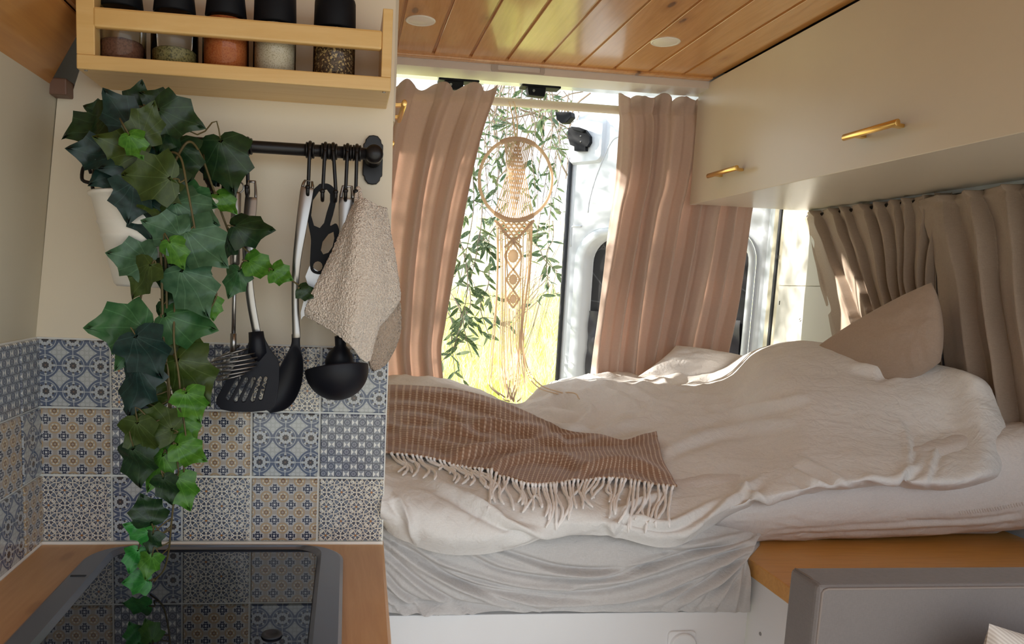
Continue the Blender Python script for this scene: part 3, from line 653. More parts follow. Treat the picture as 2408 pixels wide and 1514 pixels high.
hgt = .0035*perlin(vv/22., uu/60., 1)+.0012*perlin(vv/3.1, uu/3.1, 2)+.0010*NR.rand(150, 150)
A = A+n*hgt[..., None]; put('front_layer', B().grid(A), terry, tw, smooth=True, solid=.004)
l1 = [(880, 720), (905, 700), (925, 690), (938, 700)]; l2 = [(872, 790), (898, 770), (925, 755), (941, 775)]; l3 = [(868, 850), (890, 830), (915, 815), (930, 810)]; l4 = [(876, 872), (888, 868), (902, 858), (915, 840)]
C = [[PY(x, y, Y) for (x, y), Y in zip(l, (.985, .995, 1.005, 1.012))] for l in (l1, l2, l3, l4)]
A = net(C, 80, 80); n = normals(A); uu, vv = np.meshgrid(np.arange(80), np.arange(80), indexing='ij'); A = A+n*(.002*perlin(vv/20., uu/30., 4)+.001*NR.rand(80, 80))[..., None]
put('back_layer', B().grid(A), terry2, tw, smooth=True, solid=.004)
b = B(); b.tube(path([PY(836, 500, .985), PY(838, 465, .992), PY(842, 442, 1.0), PY(848, 460, .992), PY(852, 495, .982)], 20), .0028, 8); put('hanging_loop', b, terry, tw, smooth=True)
# ------------------------------------------------------------------ ivy in its hanging pot
pc = np.array([PY(365, 450, .955)[0], .955, 0]); zt_, zb_ = PY(232, 452, .955)[2]-.002, PY(300, 672, .955)[2]
pot = thing('hanging_pot', 'white ribbed tapering pot hooked under the left end of the black rail', 'pot', (pc[0], pc[1], zb_))
h = zt_-zb_; r1, r0 = .072, .047
pf = [(.001, 0), (r0-.003, 0), (r0, .003)]
for f, e in ((.30, 0), (.52, 0), (.55, .0016), (.57, 0), (.66, 0), (.69, .0016), (.71, 0), (.95, 0)): pf.append((r0+(r1-r0)*f+e, h*f))
pf += [(r1+.0015, h-.004), (r1+.003, h-.002), (r1+.003, h), (r1, h+.0015), (r1-.003, h-.001), (r1-.004, h-.012), (r0, h*.6), (.001, h*.6)]
put('pot_body', B().lathe(pf, (pc[0], pc[1], zb_), 48, cap=False), enamel, pot, smooth=True)
for px, tp in ((213, 395), (503, 425)):
    x = PY(px, 420, .985)[0]; sg = 1 if px < 300 else -1; zz = PY(px, tp, .985)[2]; xe = pc[0]-sg*r1
    b = B(); b.tube(path([(x-.003*sg, .996, zz-.005), (x-.004*sg, .99, zz+.006), (x+.003*sg, .985, zz+.010), (x+.008*sg, .975, zz), (xe-.001*sg, .957, zz-.024), (xe+.002*sg, .955, zz-.030), (xe+.007*sg, .955, zz-.031)], 24), .0023, 8); put('wire_hook', b, blackm, pot, smooth=True)
    b = B(); b.tube(path([(x-.004*sg, 1.0, zz+.004), (x-.010*sg, .992, zz+.002), (x-.010*sg, .985, zz-.014), (x-.001*sg, .982, zz-.018), (x+.003*sg, .982, zz-.017)], 18), .0022, 8); put('wire_hook', b, blackm, pot, smooth=True)
def leaf_mat(name, c, c2):
    m = M(name, c, .38, spec=.4); u, v, _ = m.xyz(m.coord('UV')); x = (u-.5)
    ax = x.abs(); vein = ax.lt(.008)
    for k in (.85, 1.9, -.25): vein = vein.max((v-.06-ax*k).abs().lt(.006*(1+abs(k)))*ax.lt(.42))
    n = m.noise(m.coord('UV'), 6, 3); cc = m.mix(n.soft(.3, .7), c, c2)
    cc = m.mix(vein*.32, cc, tuple(min(1, q*1.9+.03) for q in c2)); m.color(cc); m.bump(vein*-1.+n*.6, .25, .003); m.translucent(.14); return m
LT = [leaf_mat('ivy_blue_green', (0.0054, 0.0238, 0.0204), (0.0102, 0.0408, 0.0340)), leaf_mat('ivy_dark_green', (0.0082, 0.0306, 0.0109), (0.0170, 0.0510, 0.0150)), leaf_mat('ivy_mid_green', (0.0265, 0.1017, 0.0309), (0.0486, 0.1459, 0.0486)),
      leaf_mat('ivy_bright_green', (0.0430, 0.1564, 0.0140), (0.0782, 0.2268, 0.0235)), leaf_mat('ivy_olive_green', (0.0306, 0.0578, 0.0082), (0.0476, 0.0816, 0.0136)), leaf_mat('ivy_sage_green', (0.0394, 0.1085, 0.0542), (0.0690, 0.1578, 0.0838)), leaf_mat('ivy_fresh_green', (0.0204, 0.1768, 0.0272), (0.0408, 0.2448, 0.0408))]
half = [(0, -.01), (.10, -.08), (.25, -.08), (.41, .0), (.56, .12), (.50, .23), (.42, .33), (.44, .46), (.48, .60), (.38, .65), (.27, .71), (.18, .81), (.09, .94), (0, 1.04)]
def leaf_mesh(k):
    rr = random.Random(k); cup, bend, wav = rr.uniform(-.35, .35), rr.uniform(-.55, .25), rr.uniform(.03, .09)
    b = B(); n = len(half); vs = []
    asp = rr.uniform(.88, 1.05)
    for s in (-1, 1):
        for f in (1., .5):
            for x, y in half: vs.append((s*x*f*asp, y*(.5+.5*f)+(.25*(1-f)), 0))
    sp = [(0, -.02+i*1.07/(n-1), 0) for i in range(n)]; vs += sp
    vs = [(x, y, -cup*x*x*2.2-abs(x)*.12+bend*y*y*.4+wav*math.sin(9*y+5*x)) for x, y, _ in vs]; fs = []
    for s, o in ((0, 0), (1, 2*n)):
        for i in range(n-1):
            for a, c in ((o, o+n), (o+n, 4*n)):
                q = (a+i, a+i+1, c+i+1, c+i); fs.append(q if s else q[::-1])
    b.add(vs, fs); b.uv = [(x+.5, y) for x, y, z in vs]; return mesh_of('leaf', b, LT[1], True)
LM = [leaf_mesh(k) for k in range(7)]
ivy = thing('ivy_plant', 'trailing ivy with lobed green leaves spilling from the white hanging pot', 'plant', (pc[0], pc[1], zt_))
leaves = [ # px, py, size px, tip direction (deg, 0 right, 90 down), tone, depth
 (280, 262, 92, -125, 0, .90), (213, 300, 105, 150, 1, .93), (325, 236, 72, -80, 1, .95), (345, 287, 82, -70, 4, .885), (417, 274, 98, 15, 1, .90), (372, 243, 75, 205, 1, .94), (285, 345, 100, 195, 4, .885), (318, 342, 58, 60, 3, .870),
 (225, 362, 100, 185, 0, .90), (302, 388, 105, 165, 0, .885), (258, 408, 90, 150, 0, .895), (350, 415, 110, 182, 4, .868), (430, 380, 92, 70, 1, .925), (533, 385, 118, 75, 1, .955), (497, 408, 50, 70, 0, .97), (531, 478, 58, 45, 3, .955),
 (592, 538, 88, 5, 1, .955), (310, 470, 90, 100, 0, .88), (340, 510, 100, 80, 0, .885), (372, 470, 85, 85, 4, .88), (388, 540, 88, 200, 5, .872), (455, 500, 105, 25, 5, .885), (478, 580, 118, 40, 5, .875), (414, 596, 66, 60, 3, .862),
 (308, 606, 92, 190, 5, .885), (332, 655, 88, 125, 4, .872), (455, 682, 118, 60, 5, .872), (440, 757, 118, 15, 2, .885), (418, 728, 78, 30, 1, .895), (283, 770, 125, 178, 2, .885), (300, 828, 82, 120, 2, .895), (345, 832, 108, 60, 0, .868),
 (424, 815, 110, 70, 4, .89), (450, 890, 125, 55, 4, .885), (320, 915, 112, 100, 0, .875), (366, 930, 74, 10, 4, .89), (452, 952, 76, 65, 3, .875), (330, 990, 80, 80, 0, .89), (368, 992, 92, 205, 4, .872), (328, 1035, 100, 85, 4, .866), (322, 1092, 92, 80, 1, .872),
 (400, 1058, 66, 190, 3, .885), (438, 1010, 72, 60, 3, .885), (446, 1062, 76, 30, 3, .875), (370, 1105, 90, 110, 3, .88), (392, 1150, 66, 75, 1, .87), (430, 1157, 86, 70, 3, .88), (345, 1200, 72, 250, 1, .875), (325, 1245, 60, 200, 6, .872), (356, 1275, 48, 100, 1, .87),
 (316, 1315, 58, 110, 6, .875), (351, 1330, 58, 105, 3, .87), (322, 1367, 58, 175, 6, .885), (612, 624, 66, 15, 3, .965), (662, 645, 48, 25, 3, .965), (722, 688, 42, 30, 1, .968), (552, 664, 66, 110, 2, .97), (522, 585, 56, 140, 1, .97), (500, 725, 48, 85, 3, .885), (298, 300, 80, 120, 0, .92), (255, 330, 84, 160, 1, .925), (385, 320, 74, 100, 1, .905), (350, 380, 80, 60, 1, .90), (405, 445, 80, 80, 1, .905), (470, 470, 70, 20, 2, .91), (470, 640, 60, 80, 2, .90), (330, 560, 70, 140, 0, .90), (230, 262, 60, 200, 1, .95), (395, 650, 70, 100, 1, .895)]
vines = [[(360, 420, .93), (368, 470, .885), (376, 560, .88), (380, 640, .88), (382, 720, .885), (385, 800, .885), (395, 870, .885), (400, 940, .885), (405, 1000, .885), (405, 1080, .885), (409, 1160, .885), (402, 1240, .885), (396, 1300, .89), (382, 1345, .897), (352, 1368, .90)],
 [(392, 430, .93), (390, 480, .89), (388, 560, .885), (392, 700, .89), (392, 800, .89), (394, 900, .89), (402, 1000, .88), (414, 1060, .88), (420, 1110, .88)],
 [(412, 430, .94), (414, 480, .893), (418, 560, .89), (412, 700, .89), (409, 800, .878), (420, 880, .88), (428, 960, .88), (438, 1040, .88), (432, 1110, .88)],
 [(400, 400, .92), (440, 335, .91), (470, 360, .93), (500, 440, .955), (528, 520, .965), (548, 560, .972), (600, 605, .972), (640, 640, .972), (690, 662, .972), (724, 690, .972)],
 [(372, 440, .93), (385, 395, .885), (400, 360, .88), (425, 372, .875), (440, 440, .87), (455, 520, .875), (470, 600, .88), (500, 670, .885), (509, 695, .885), (494, 728, .885)],
 [(350, 430, .94), (330, 360, .91), (300, 310, .92), (265, 330, .92)], [(370, 430, .95), (380, 330, .93), (372, 262, .935), (330, 250, .94)], [(385, 430, .95), (405, 330, .925), (430, 285, .91)],
 [(355, 640, .885), (333, 690, .885), (328, 740, .888), (336, 790, .885)]]
VW = []
brown = M('ivy_stem', (.10, .065, .022), .6); brown.color(brown.mix(brown.noise(brown.coord('Object'), 30, 2), (.07, .045, .016), (.13, .11, .035)))
vpts = []
for v in vines:
    w = [PY(*p) for p in v]; pp = path(w, 8*len(w)); VW.append(pp); vpts += [(len(VW)-1, q) for q in pp]
pet = [B() for _ in VW]
for i, (px, py, sz, dr, tone, Y) in enumerate(leaves):
    a = math.radians(dr); d = np.array([math.cos(a), 0, -math.sin(a)]); s = sz/FPX*Y*1.08
    rr = random.Random(i*7+1); base = PY(px, py, Y)-d*s*.46
    Yv = Vector(d); Zv = Vector((rr.uniform(-.35, .35), -1, rr.uniform(-.1, .55))).normalized(); Zv = (Zv-Yv*Zv.dot(Yv)).normalized(); Xv = Yv.cross(Zv)
    mat = Matrix((Xv, Yv, Zv)).transposed()
    inst(LM[i % 7], 'leaf', ivy, base, mat.to_euler(), (s*rr.uniform(.92, 1.08), s, s), LT[tone])
    # petiole to the nearest vine point above the leaf
    k, q = min(vpts, key=lambda t: np.linalg.norm(t[1]-base)+(.03 if t[1][2] < base[2] else 0)); L = np.linalg.norm(q-base)
    if L < .13: pet[k].tube(path([base+d*s*.03, base-d*min(L*.4, .02), (base+q)/2+np.array([0, -.002, -.004]), q], 8), .0009, 5)
for i, pp in enumerate(VW):
    b = pet[i]; b.tube(pp, np.linspace(.0016, .0010, len(pp)), 6); put('vine', b, brown, ivy, smooth=True)
soil = M('dark_soil', (.03, .02, .012), .95); b = B(); b.lathe([(.001, h*.62), (r0+.008, h*.62), (r0+.010, h*.74), (.001, h*.78)], (pc[0], pc[1], zb_), 24); put('soil', b, soil, pot)
# ------------------------------------------------------------------ bed
BX0, BX1 = -.40, 1.30
bp = thing('bed_platform', 'white front panel and pine ledge board that carry the mattress', 'bed', (.6, 1.5, .0))
b = B(); b.box(.02, .6835, 1.123, 1.14, .02, .7735); put('front_panel', b, panel_white, bp, bevel=.0015)
b = B(); b.box(.02, BX1, 1.14, 2.16, .775, .860); b.box(.02, .05, 1.14, 2.16, .0, .775); put('base', b, panel_white, bp)
b = B(); b.prism([(.6825, 1.136, .834), (.6825, .845, .834), (1.30, .845, .834), (1.30, 1.30, .834), (.80, 1.30, .834), (.74, 1.20, .834)], (0, 0, .0275)); put('ledge_board', b, pine_ledge, bp, bevel=.002)
b = B(); b.box(.687, .703, .86, 1.136, .02, .834); put('side_panel', b, panel_white, bp, bevel=.001)
b = B(); b.box(.703, 1.30, .845, .861, .02, .834); put('back_panel', b, panel_white, bp)
p = PX(1788, 1490, .687); put('screw', B().lathe([(.0001, -.0008), (.003, -.0008), (.0034, 0)], (.687, p[1], p[2]), 10, 'X'), steel, bp)
c = PY(1601, 1503, 1.123); k = put('lock_plate', B().prism([(x, 1.118, z) for x, z in rrect(c[0]-.024, c[0]+.024, c[2]-.032, c[2]+.016, .007)], (0, .005, 0)), panel_white, bp, bevel=.0012)
put('lock_button', B().lathe([(.0225, 0), (.0225, -.006), (.021, -.0075), (.0001, -.0078)], (c[0]+.001, 1.118, c[2]-.008), 32, 'Y'), panel_white, bp, smooth=None)
def disp(A, h): return A+normals(A)*h[..., None]
# mattress with fitted sheet
mt = thing('mattress', 'mattress under a pale fitted sheet hanging over the white front panel', 'mattress', (.45, 1.6, .862))
b = B(); b.box(BX0+.02, 1.27, 1.225, 2.10, .8625, .935); put('mattress_core', b, sheetm, mt, bevel=.03)
cx = [1480, 1640, 1790, 1900, 2050, 2200, 2330, 2408, 2500]; yb = [1300, 1284, 1269, 1264, 1258, 1252, 1246, 1241, 1236]
y1 = [1262, 1246, 1238, 1236, 1232, 1226, 1222, 1216, 1210]; y2 = [1220, 1205, 1200, 1195, 1190, 1178, 1160, 1140, 1120]; y3 = [1180, 1160, 1150, 1140, 1120, 1095, 1060, 1040, 1020]; y4 = [1140, 1120, 1110, 1095, 1070, 1040, 1010, 995, 985]
C = [[PY(x, y+4, 1.225) for x, y in zip(cx, yb)]]+[[PY(x, y, Y) for x, y in zip(cx, l)] for l, Y in ((yb, 1.192), (y1, 1.168), (y2, 1.166), (y3, 1.192), (y4, 1.245))]
C.append([c+np.array([-.03, .10, -.03]) for c in C[-1]])
A = net(C, 110, 240); u, v = np.meshgrid(np.arange(110)/110, np.arange(240)/240, indexing='ij')
hh = .003*perlin(v*9, u*6, 3)+.0016*perlin(v*22, u*18, 5)-.0008*np.abs(perlin(v*40+u*6, u*14, 8))
hh += folds_px(A, [[(1800, 1262), (1950, 1252), (2150, 1246), (2408, 1226)], [(1800, 1250), (2000, 1236), (2200, 1225), (2408, 1212)], [(2100, 1218), (2200, 1228), (2300, 1222), (2408, 1205)]], .0025, 5)
A = disp(A, hh); A[..., 0] = np.minimum(A[..., 0], 1.298); put('fitted_sheet', B().grid(A), pinksheet, mt, smooth=True)
# hem stitches on the sheet
b = B(); hem = path([(2255, 1204), (2330, 1196), (2408, 1182)], 26); bv = BVHTree.FromPolygons([tuple(p) for p in A.reshape(-1, 3)], [(i*240+j, (i+1)*240+j, (i+1)*240+j+1, i*240+j+1) for i in range(109) for j in range(239)])
def cast(trees, px, py):
    d = Vector(ray(px, py)).normalized(); best = None
    for t in trees:
        r = t.ray_cast(Vector(EYE), d)
        if r[0] is not None and (best is None or r[3] < best[3]): best = r
    return best
for p in hem:
    a, c = cast([bv], p[0], p[1]-3), cast([bv], p[0]+4, p[1]+5)
    if a and c: b.tube([a[0]+a[1]*-.0005, c[0]+a[1]*-.0005], .0011, 5)
if b.v: put('hem_stitching', b, pinksheet, mt)['kind'] = 'stuff'
# sheet hanging over the front of the platform
cx = [895, 1000, 1150, 1300, 1450, 1600, 1710, 1788]
ty = [1200, 1215, 1225, 1225, 1225, 1225, 1240, 1262]; my = [1330, 1335, 1338, 1338, 1338, 1338, 1330, 1305]; ly = [1405, 1405, 1405, 1405, 1405, 1405, 1400, 1375]; by = [1437, 1437, 1438, 1438, 1439, 1439, 1440, 1440]
bx = [895, 1000, 1150, 1300, 1450, 1590, 1690, 1764]; lx = [895, 1000, 1150, 1300, 1450, 1595, 1700, 1766]
C = [[PY(x, y, 1.15) for x, y in zip(cx, ty)], [PY(x, y-6, 1.118) for x, y in zip(cx[:-1]+[1778], [(a+m)/2 for a, m in zip(ty, my)])], [PY(x, y, 1.112) for x, y in zip(cx[:-1]+[1769], my)], [PY(x, y, 1.110) for x, y in zip(lx, ly)], [PY(x, y, 1.119) for x, y in zip(bx, by)]]
A = net(C, 170, 340)
F_ = [[(1790, 1275), (1650, 1325), (1450, 1385), (1250, 1392), (1050, 1340), (950, 1285)], [(1788, 1282), (1680, 1345), (1500, 1418), (1300, 1430)], [(1784, 1295), (1720, 1360), (1640, 1432)], [(1780, 1300), (1750, 1370), (1738, 1437)], [(1786, 1272), (1600, 1306), (1400, 1362), (1200, 1345), (1090, 1298)],
 [(900, 1290), (1000, 1375), (1100, 1432)], [(900, 1255), (1010, 1335), (1150, 1398), (1260, 1434)], [(900, 1340), (950, 1395), (1020, 1432)], [(930, 1270), (1080, 1366), (1250, 1404), (1400, 1412)], [(1788, 1288), (1690, 1350), (1560, 1430)], [(1785, 1292), (1700, 1372), (1600, 1437)], [(1782, 1298), (1735, 1365), (1690, 1437)], [(1788, 1279), (1620, 1325), (1480, 1370), (1350, 1385)],
 [(900, 1380), (940, 1415), (990, 1437)], ([(905, 1425), (1050, 1420), (1150, 1432), (1250, 1434)], .9), ([(960, 1432), (1020, 1424), (1100, 1434)], .8), [(1160, 1285), (1300, 1330), (1420, 1340), (1540, 1325)], ([(1770, 1265), (1650, 1290), (1560, 1298)], 1.)]
u, v = np.meshgrid(np.arange(170)/170, np.arange(340)/340, indexing='ij')
A = disp(A, -(folds_px(A, F_, .0105, 6.5)+.0022*perlin(v*12, u*6, 7)+.0012*perlin(v*26+u*9, u*12, 9)))
drape_f = [(i*340+j, (i+1)*340+j, (i+1)*340+j+1, i*340+j+1) for i in range(169) for j in range(339)]; bv_dr = BVHTree.FromPolygons([tuple(p) for p in A.reshape(-1, 3)], drape_f)
put('hanging_sheet', B().grid(A), sheetm, mt, smooth=True)
# duvet: control net (columns left to right; each from the far tuck over the top to the front tuck)
dv = [
 [(850, 920, 2.10), (850, 880, 2.0), (850, 960, 1.62), (865, 1060, 1.3), (897, 1120, 1.12), (894, 1195, 1.056), (898, 1232, 1.10)],
 [(930, 920, 2.10), (930, 878, 2.0), (930, 955, 1.62), (930, 1060, 1.3), (935, 1150, 1.11), (940, 1215, 1.07), (930, 1262, 1.10)],
 [(1030, 925, 2.10), (1030, 887, 2.0), (1030, 965, 1.62), (1030, 1065, 1.3), (1035, 1160, 1.105), (1035, 1250, 1.062), (1030, 1300, 1.092)],
 [(1140, 955, 2.05), (1140, 915, 1.92), (1145, 980, 1.6), (1150, 1072, 1.3), (1150, 1165, 1.115), (1145, 1255, 1.064), (1130, 1304, 1.092)],
 [(1225, 975, 2.02), (1220, 942, 1.88), (1230, 995, 1.6), (1240, 1080, 1.3), (1245, 1168, 1.125), (1240, 1240, 1.075), (1225, 1286, 1.094)],
 [(1310, 935, 2.10), (1305, 893, 1.98), (1310, 975, 1.63), (1320, 1078, 1.32), (1330, 1170, 1.13), (1330, 1225, 1.085), (1320, 1258, 1.098)],
 [(1420, 925, 2.12), (1415, 880, 2.02), (1420, 965, 1.66), (1430, 1072, 1.33), (1440, 1175, 1.14), (1445, 1225, 1.09), (1440, 1262, 1.10)],
 [(1550, 925, 2.12), (1540, 880, 2.02), (1550, 955, 1.67), (1565, 1060, 1.36), (1585, 1180, 1.15), (1595, 1245, 1.09), (1585, 1286, 1.10)],
 [(1700, 905, 2.08), (1690, 862, 1.97), (1705, 945, 1.66), (1730, 1050, 1.38), (1755, 1125, 1.22), (1745, 1185, 1.155), (1725, 1212, 1.18)],
 [(1790, 870, 1.95), (1785, 820, 1.82), (1800, 905, 1.56), (1815, 1030, 1.36), (1835, 1110, 1.21), (1840, 1158, 1.16), (1830, 1176, 1.19)],
 [(1890, 860, 1.88), (1880, 801, 1.75), (1890, 890, 1.5), (1895, 1015, 1.32), (1910, 1100, 1.2), (1915, 1148, 1.155), (1910, 1166, 1.19)],
 [(2050, 880, 1.70), (2030, 817, 1.58), (2040, 900, 1.43), (2050, 1010, 1.3), (2060, 1090, 1.19), (2060, 1130, 1.155), (2050, 1148, 1.19)],
 [(2200, 905, 1.52), (2185, 852, 1.43), (2205, 920, 1.35), (2220, 1015, 1.28), (2230, 1090, 1.18), (2230, 1138, 1.15), (2220, 1158, 1.19)],
 [(2300, 930, 1.42), (2285, 878, 1.32), (2300, 935, 1.275), (2312, 1010, 1.225), (2318, 1074, 1.175), (2312, 1122, 1.155), (2306, 1142, 1.19)],
 [(2345, 935, 1.34), (2346, 918, 1.30), (2360, 958, 1.27), (2368, 1010, 1.24), (2364, 1068, 1.215), (2352, 1112, 1.185), (2340, 1130, 1.195)],
 [(2340, 955, 1.36), (2338, 945, 1.34), (2348, 970, 1.31), (2354, 1012, 1.285), (2352, 1066, 1.255), (2344, 1106, 1.225), (2338, 1128, 1.22)]]
C = [[PY(p[0], p[1], p[2]-(.012 if i >= 8 and j == 4 else .026 if i >= 8 and j == 5 else .004*(j == 5))) for j, p in enumerate(col)] for i, col in enumerate(dv)]
NU, NV = 420, 200
A = net(C, NU, NV); u, v = np.meshgrid(np.linspace(0, 1, NU), np.linspace(0, 1, NV), indexing='ij')
X, Y, Z = A[..., 0], A[..., 1], A[..., 2]
w1 = perlin(X*5+Y*2, Y*6, 1); w2 = np.abs(perlin(X*11+w1*1.2, Y*9-X*4, 2)); w3 = np.abs(perlin(X*22+w1, Y*16+Z*10, 3)); w4 = perlin(X*45, Y*40+Z*40, 4)
crump = np.clip((1.10-X)/.5, .12, 1)*np.clip((Y-1.0)/.4, .4, 1.2)
hh = .010*w1*(.25+.75*crump)-.011*w2*crump-.005*w3*(.35+.65*crump)-.0012*w4
D_ = [([(1300, 1010), (1400, 1014), (1480, 998), (1600, 960)], 1.2), ([(1260, 985), (1330, 1012), (1380, 1014)], 1.3), [(1340, 900), (1420, 915), (1500, 945)], [(1400, 890), (1470, 905), (1540, 940)], [(1500, 905), (1560, 900), (1640, 860)], ([(1520, 880), (1580, 905), (1650, 890)], 1.), [(1600, 1000), (1750, 960), (1900, 930)], [(1560, 1060), (1700, 1010), (1860, 985)],
 ([(2095, 1150), (2130, 1100), (2135, 1040), (2110, 985)], .5), ([(2170, 1150), (2200, 1060), (2230, 1020)], .5), ([(1740, 1140), (1800, 1175), (1880, 1160)], 1.2), [(1880, 1080), (1940, 1110), (2000, 1145)], [(1860, 1100), (1920, 1135), (1990, 1150)], [(2030, 1120), (2100, 1130), (2160, 1090)], [(1600, 1265), (1700, 1190), (1790, 1120)], [(1430, 1190), (1500, 1220), (1580, 1230), (1700, 1170)],
 ([(1180, 1290), (1260, 1262), (1380, 1250)], 1.), ([(1090, 1170), (1170, 1215), (1240, 1245), (1330, 1255)], 1.2), [(1000, 1120), (1080, 1160), (1180, 1210)], [(930, 1170), (960, 1220), (980, 1285)], [(1450, 1240), (1480, 1190), (1560, 1160)], [(1430, 1225), (1442, 1250), (1450, 1270)],
 [(2000, 860), (2060, 865), (2110, 850)], [(2050, 880), (2090, 862), (2130, 840)], [(960, 900), (1040, 905), (1120, 930)], [(1250, 950), (1330, 930), (1390, 960), (1350, 1000)]]
hh = hh+folds_px(A, D_, .0100, 8.5)
rdg = np.clip((1.12-X)/.25, 0, 1)*np.clip((Y-1.42)/.2, 0, 1)*np.clip((X-.42)/.1, 0, 1)
hh += rdg*(-.026*np.abs(perlin(X*6.5+.6*w1+Y*3, Y*7-X*2, 14))-.012*np.abs(perlin(X*14+Y*5, Y*11-X*5, 15))+.008)
edge = np.minimum(1, v*8)*np.minimum(1, (1-v)*10)
A = disp(A, -hh*(.3+.7*edge)); A[..., 0] = np.minimum(A[..., 0], 1.238)
n = normals(A)
duv_f = [(i*NV+j, (i+1)*NV+j, (i+1)*NV+j+1, i*NV+j+1) for i in range(NU-1) for j in range(NV-1)]
bv_dv = BVHTree.FromPolygons([tuple(p) for p in A.reshape(-1, 3)], duv_f)
tag(put('duvet', B().grid(A), cotton, None, smooth=True, org=(.65, 1.5, .95)), 'rumpled white cotton duvet piled higher on the right of the bed', 'duvet')
# throw
r0_ = [(855, 915), (980, 918), (1080, 928), (1170, 952), (1250, 985), (1320, 1018), (1400, 1040), (1470, 1047), (1540, 1026)]
r1_ = [(855, 960), (975, 965), (1075, 985), (1170, 1005), (1250, 1030), (1330, 1050), (1405, 1065), (1475, 1072), (1546, 1052)]
r2_ = [(855, 1020), (970, 1030), (1070, 1045), (1170, 1062), (1255, 1078), (1335, 1088), (1410, 1096), (1480, 1100), (1556, 1098)]
r3_ = [(855, 1072), (965, 1080), (1060, 1098), (1150, 1117), (1235, 1147), (1310, 1146), (1400, 1133), (1490, 1140), (1588, 1155)]
G = net(np.array([r0_, r1_, r2_, r3_], float), 110, 240); T = np.zeros((110, 240, 3)); last = None
for i in range(110):
    for j in range(240):
        r = cast([bv_dv], *G[i, j]); p = np.array(r[0]) if r else PY(G[i, j, 0], G[i, j, 1], 1.15)
        T[i, j] = p
for _ in range(7):
    Q = T.copy(); Q[1:-1, 1:-1] = (T[1:-1, 1:-1]*2+T[:-2, 1:-1]+T[2:, 1:-1]+T[1:-1, :-2]+T[1:-1, 2:])/6; T = Q
TF = [([(905, 962), (990, 965), (1060, 985), (1140, 1008), (1230, 1018), (1300, 1015)], 1.), [(905, 1010), (960, 1026), (1060, 1022), (1150, 1012), (1230, 1022), (1310, 1042)], [(905, 1040), (1000, 1046), (1100, 1074), (1180, 1052)], ([(1040, 1088), (1140, 1072), (1250, 1050), (1400, 1043), (1520, 1038)], 1.1), [(1340, 1138), (1400, 1102), (1480, 1098), (1560, 1132)], [(905, 932), (1050, 940), (1150, 967), (1240, 1002)], [(1150, 1120), (1200, 1090), (1300, 1085), (1380, 1110)], [(920, 985), (1010, 995), (1100, 1030), (1180, 1035)]]
up = np.array([-.05, -.55, .83]); hh = .009+.75*(folds_px(T, TF, .015, 10)+.004)
hh = np.maximum(hh, .004); T = T+up*hh[..., None]
for i in range(110):
    for j in range(240):
        p = Vector(T[i, j]); r = bv_dv.ray_cast(p+Vector(up)*.12, -Vector(up), .2)
        if r[0] is not None and r[3] < .127: T[i, j] = np.array(r[0])+up*.006
for _ in range(2):
    Q = T.copy(); Q[1:-1, 1:-1] = (T[1:-1, 1:-1]*4+T[:-2, 1:-1]+T[2:, 1:-1]+T[1:-1, :-2]+T[1:-1, 2:])/8; T = Q
T += up*.0015
uvT = [(1-j/239.*1., i/109.*.62) for i in range(110) for j in range(240)]
tb = B().grid(T); tb.uv = [(j/239.*.95, i/109.*.5) for i in range(110) for j in range(240)]
th = thing('throw_blanket', 'brown throw woven with pale stripes lying over the left of the duvet', 'blanket', T[60, 120])
put('woven_cloth', tb, throwm, th, smooth=True, solid=.004)
bv_t = BVHTree.FromPolygons([tuple(p) for p in T.reshape(-1, 3)], [(i*240+j, (i+1)*240+j, (i+1)*240+j+1, i*240+j+1) for i in range(109) for j in range(239)])
rr = random.Random(5); k = 66
for i in range(k):
    f = (i+.5)/k; j = 16+f*(238-16); j0 = int(j); e = T[109, j0]; g = G[109, j0]
    if g[0] < 905: continue
    L = rr.uniform(38, 75)+(25 if 1280 < g[0] < 1340 else 0)+(35 if g[0] > 1440 else 0); sw = rr.uniform(-38, -6) if g[0] > 1450 else rr.uniform(-30, 26)
    cv = rr.uniform(-22, 22)
    if g[0] < 1130: L = rr.uniform(22, 48); sw = rr.uniform(20, 52) if g[0] > 1000 else rr.uniform(-10, 40); cv = rr.uniform(10, 30)
    px = path([(g[0], g[1]-6), (g[0]+cv*.5, g[1]+L*.3), (g[0]+sw*.5+cv, g[1]+L*.62), (g[0]+sw, g[1]+L)], 9); P = [e+up*.001]
    for a, c in px[1:]:
        r = cast([bv_dv, bv_dr], a, c)
        if r:
            nn_ = np.array(r[1]); dd_ = ray(a, c); nn_ = nn_ if np.dot(nn_, dd_) < 0 else -nn_
            P.append(np.array(r[0])+nn_*.004)
    if len(P) < 4: continue
    q = [P[0]]+[(P[m-1]+2*P[m]+P[m+1])/4 for m in range(1, len(P)-1)]+[P[-1]]
    b = B(); b.tube(path(q, 18), [.0025+.0005*math.sin(m*2.6) for m in range(16)]+[.0020, .0012], 7); put('tassel', b, fringem, th, smooth=True)
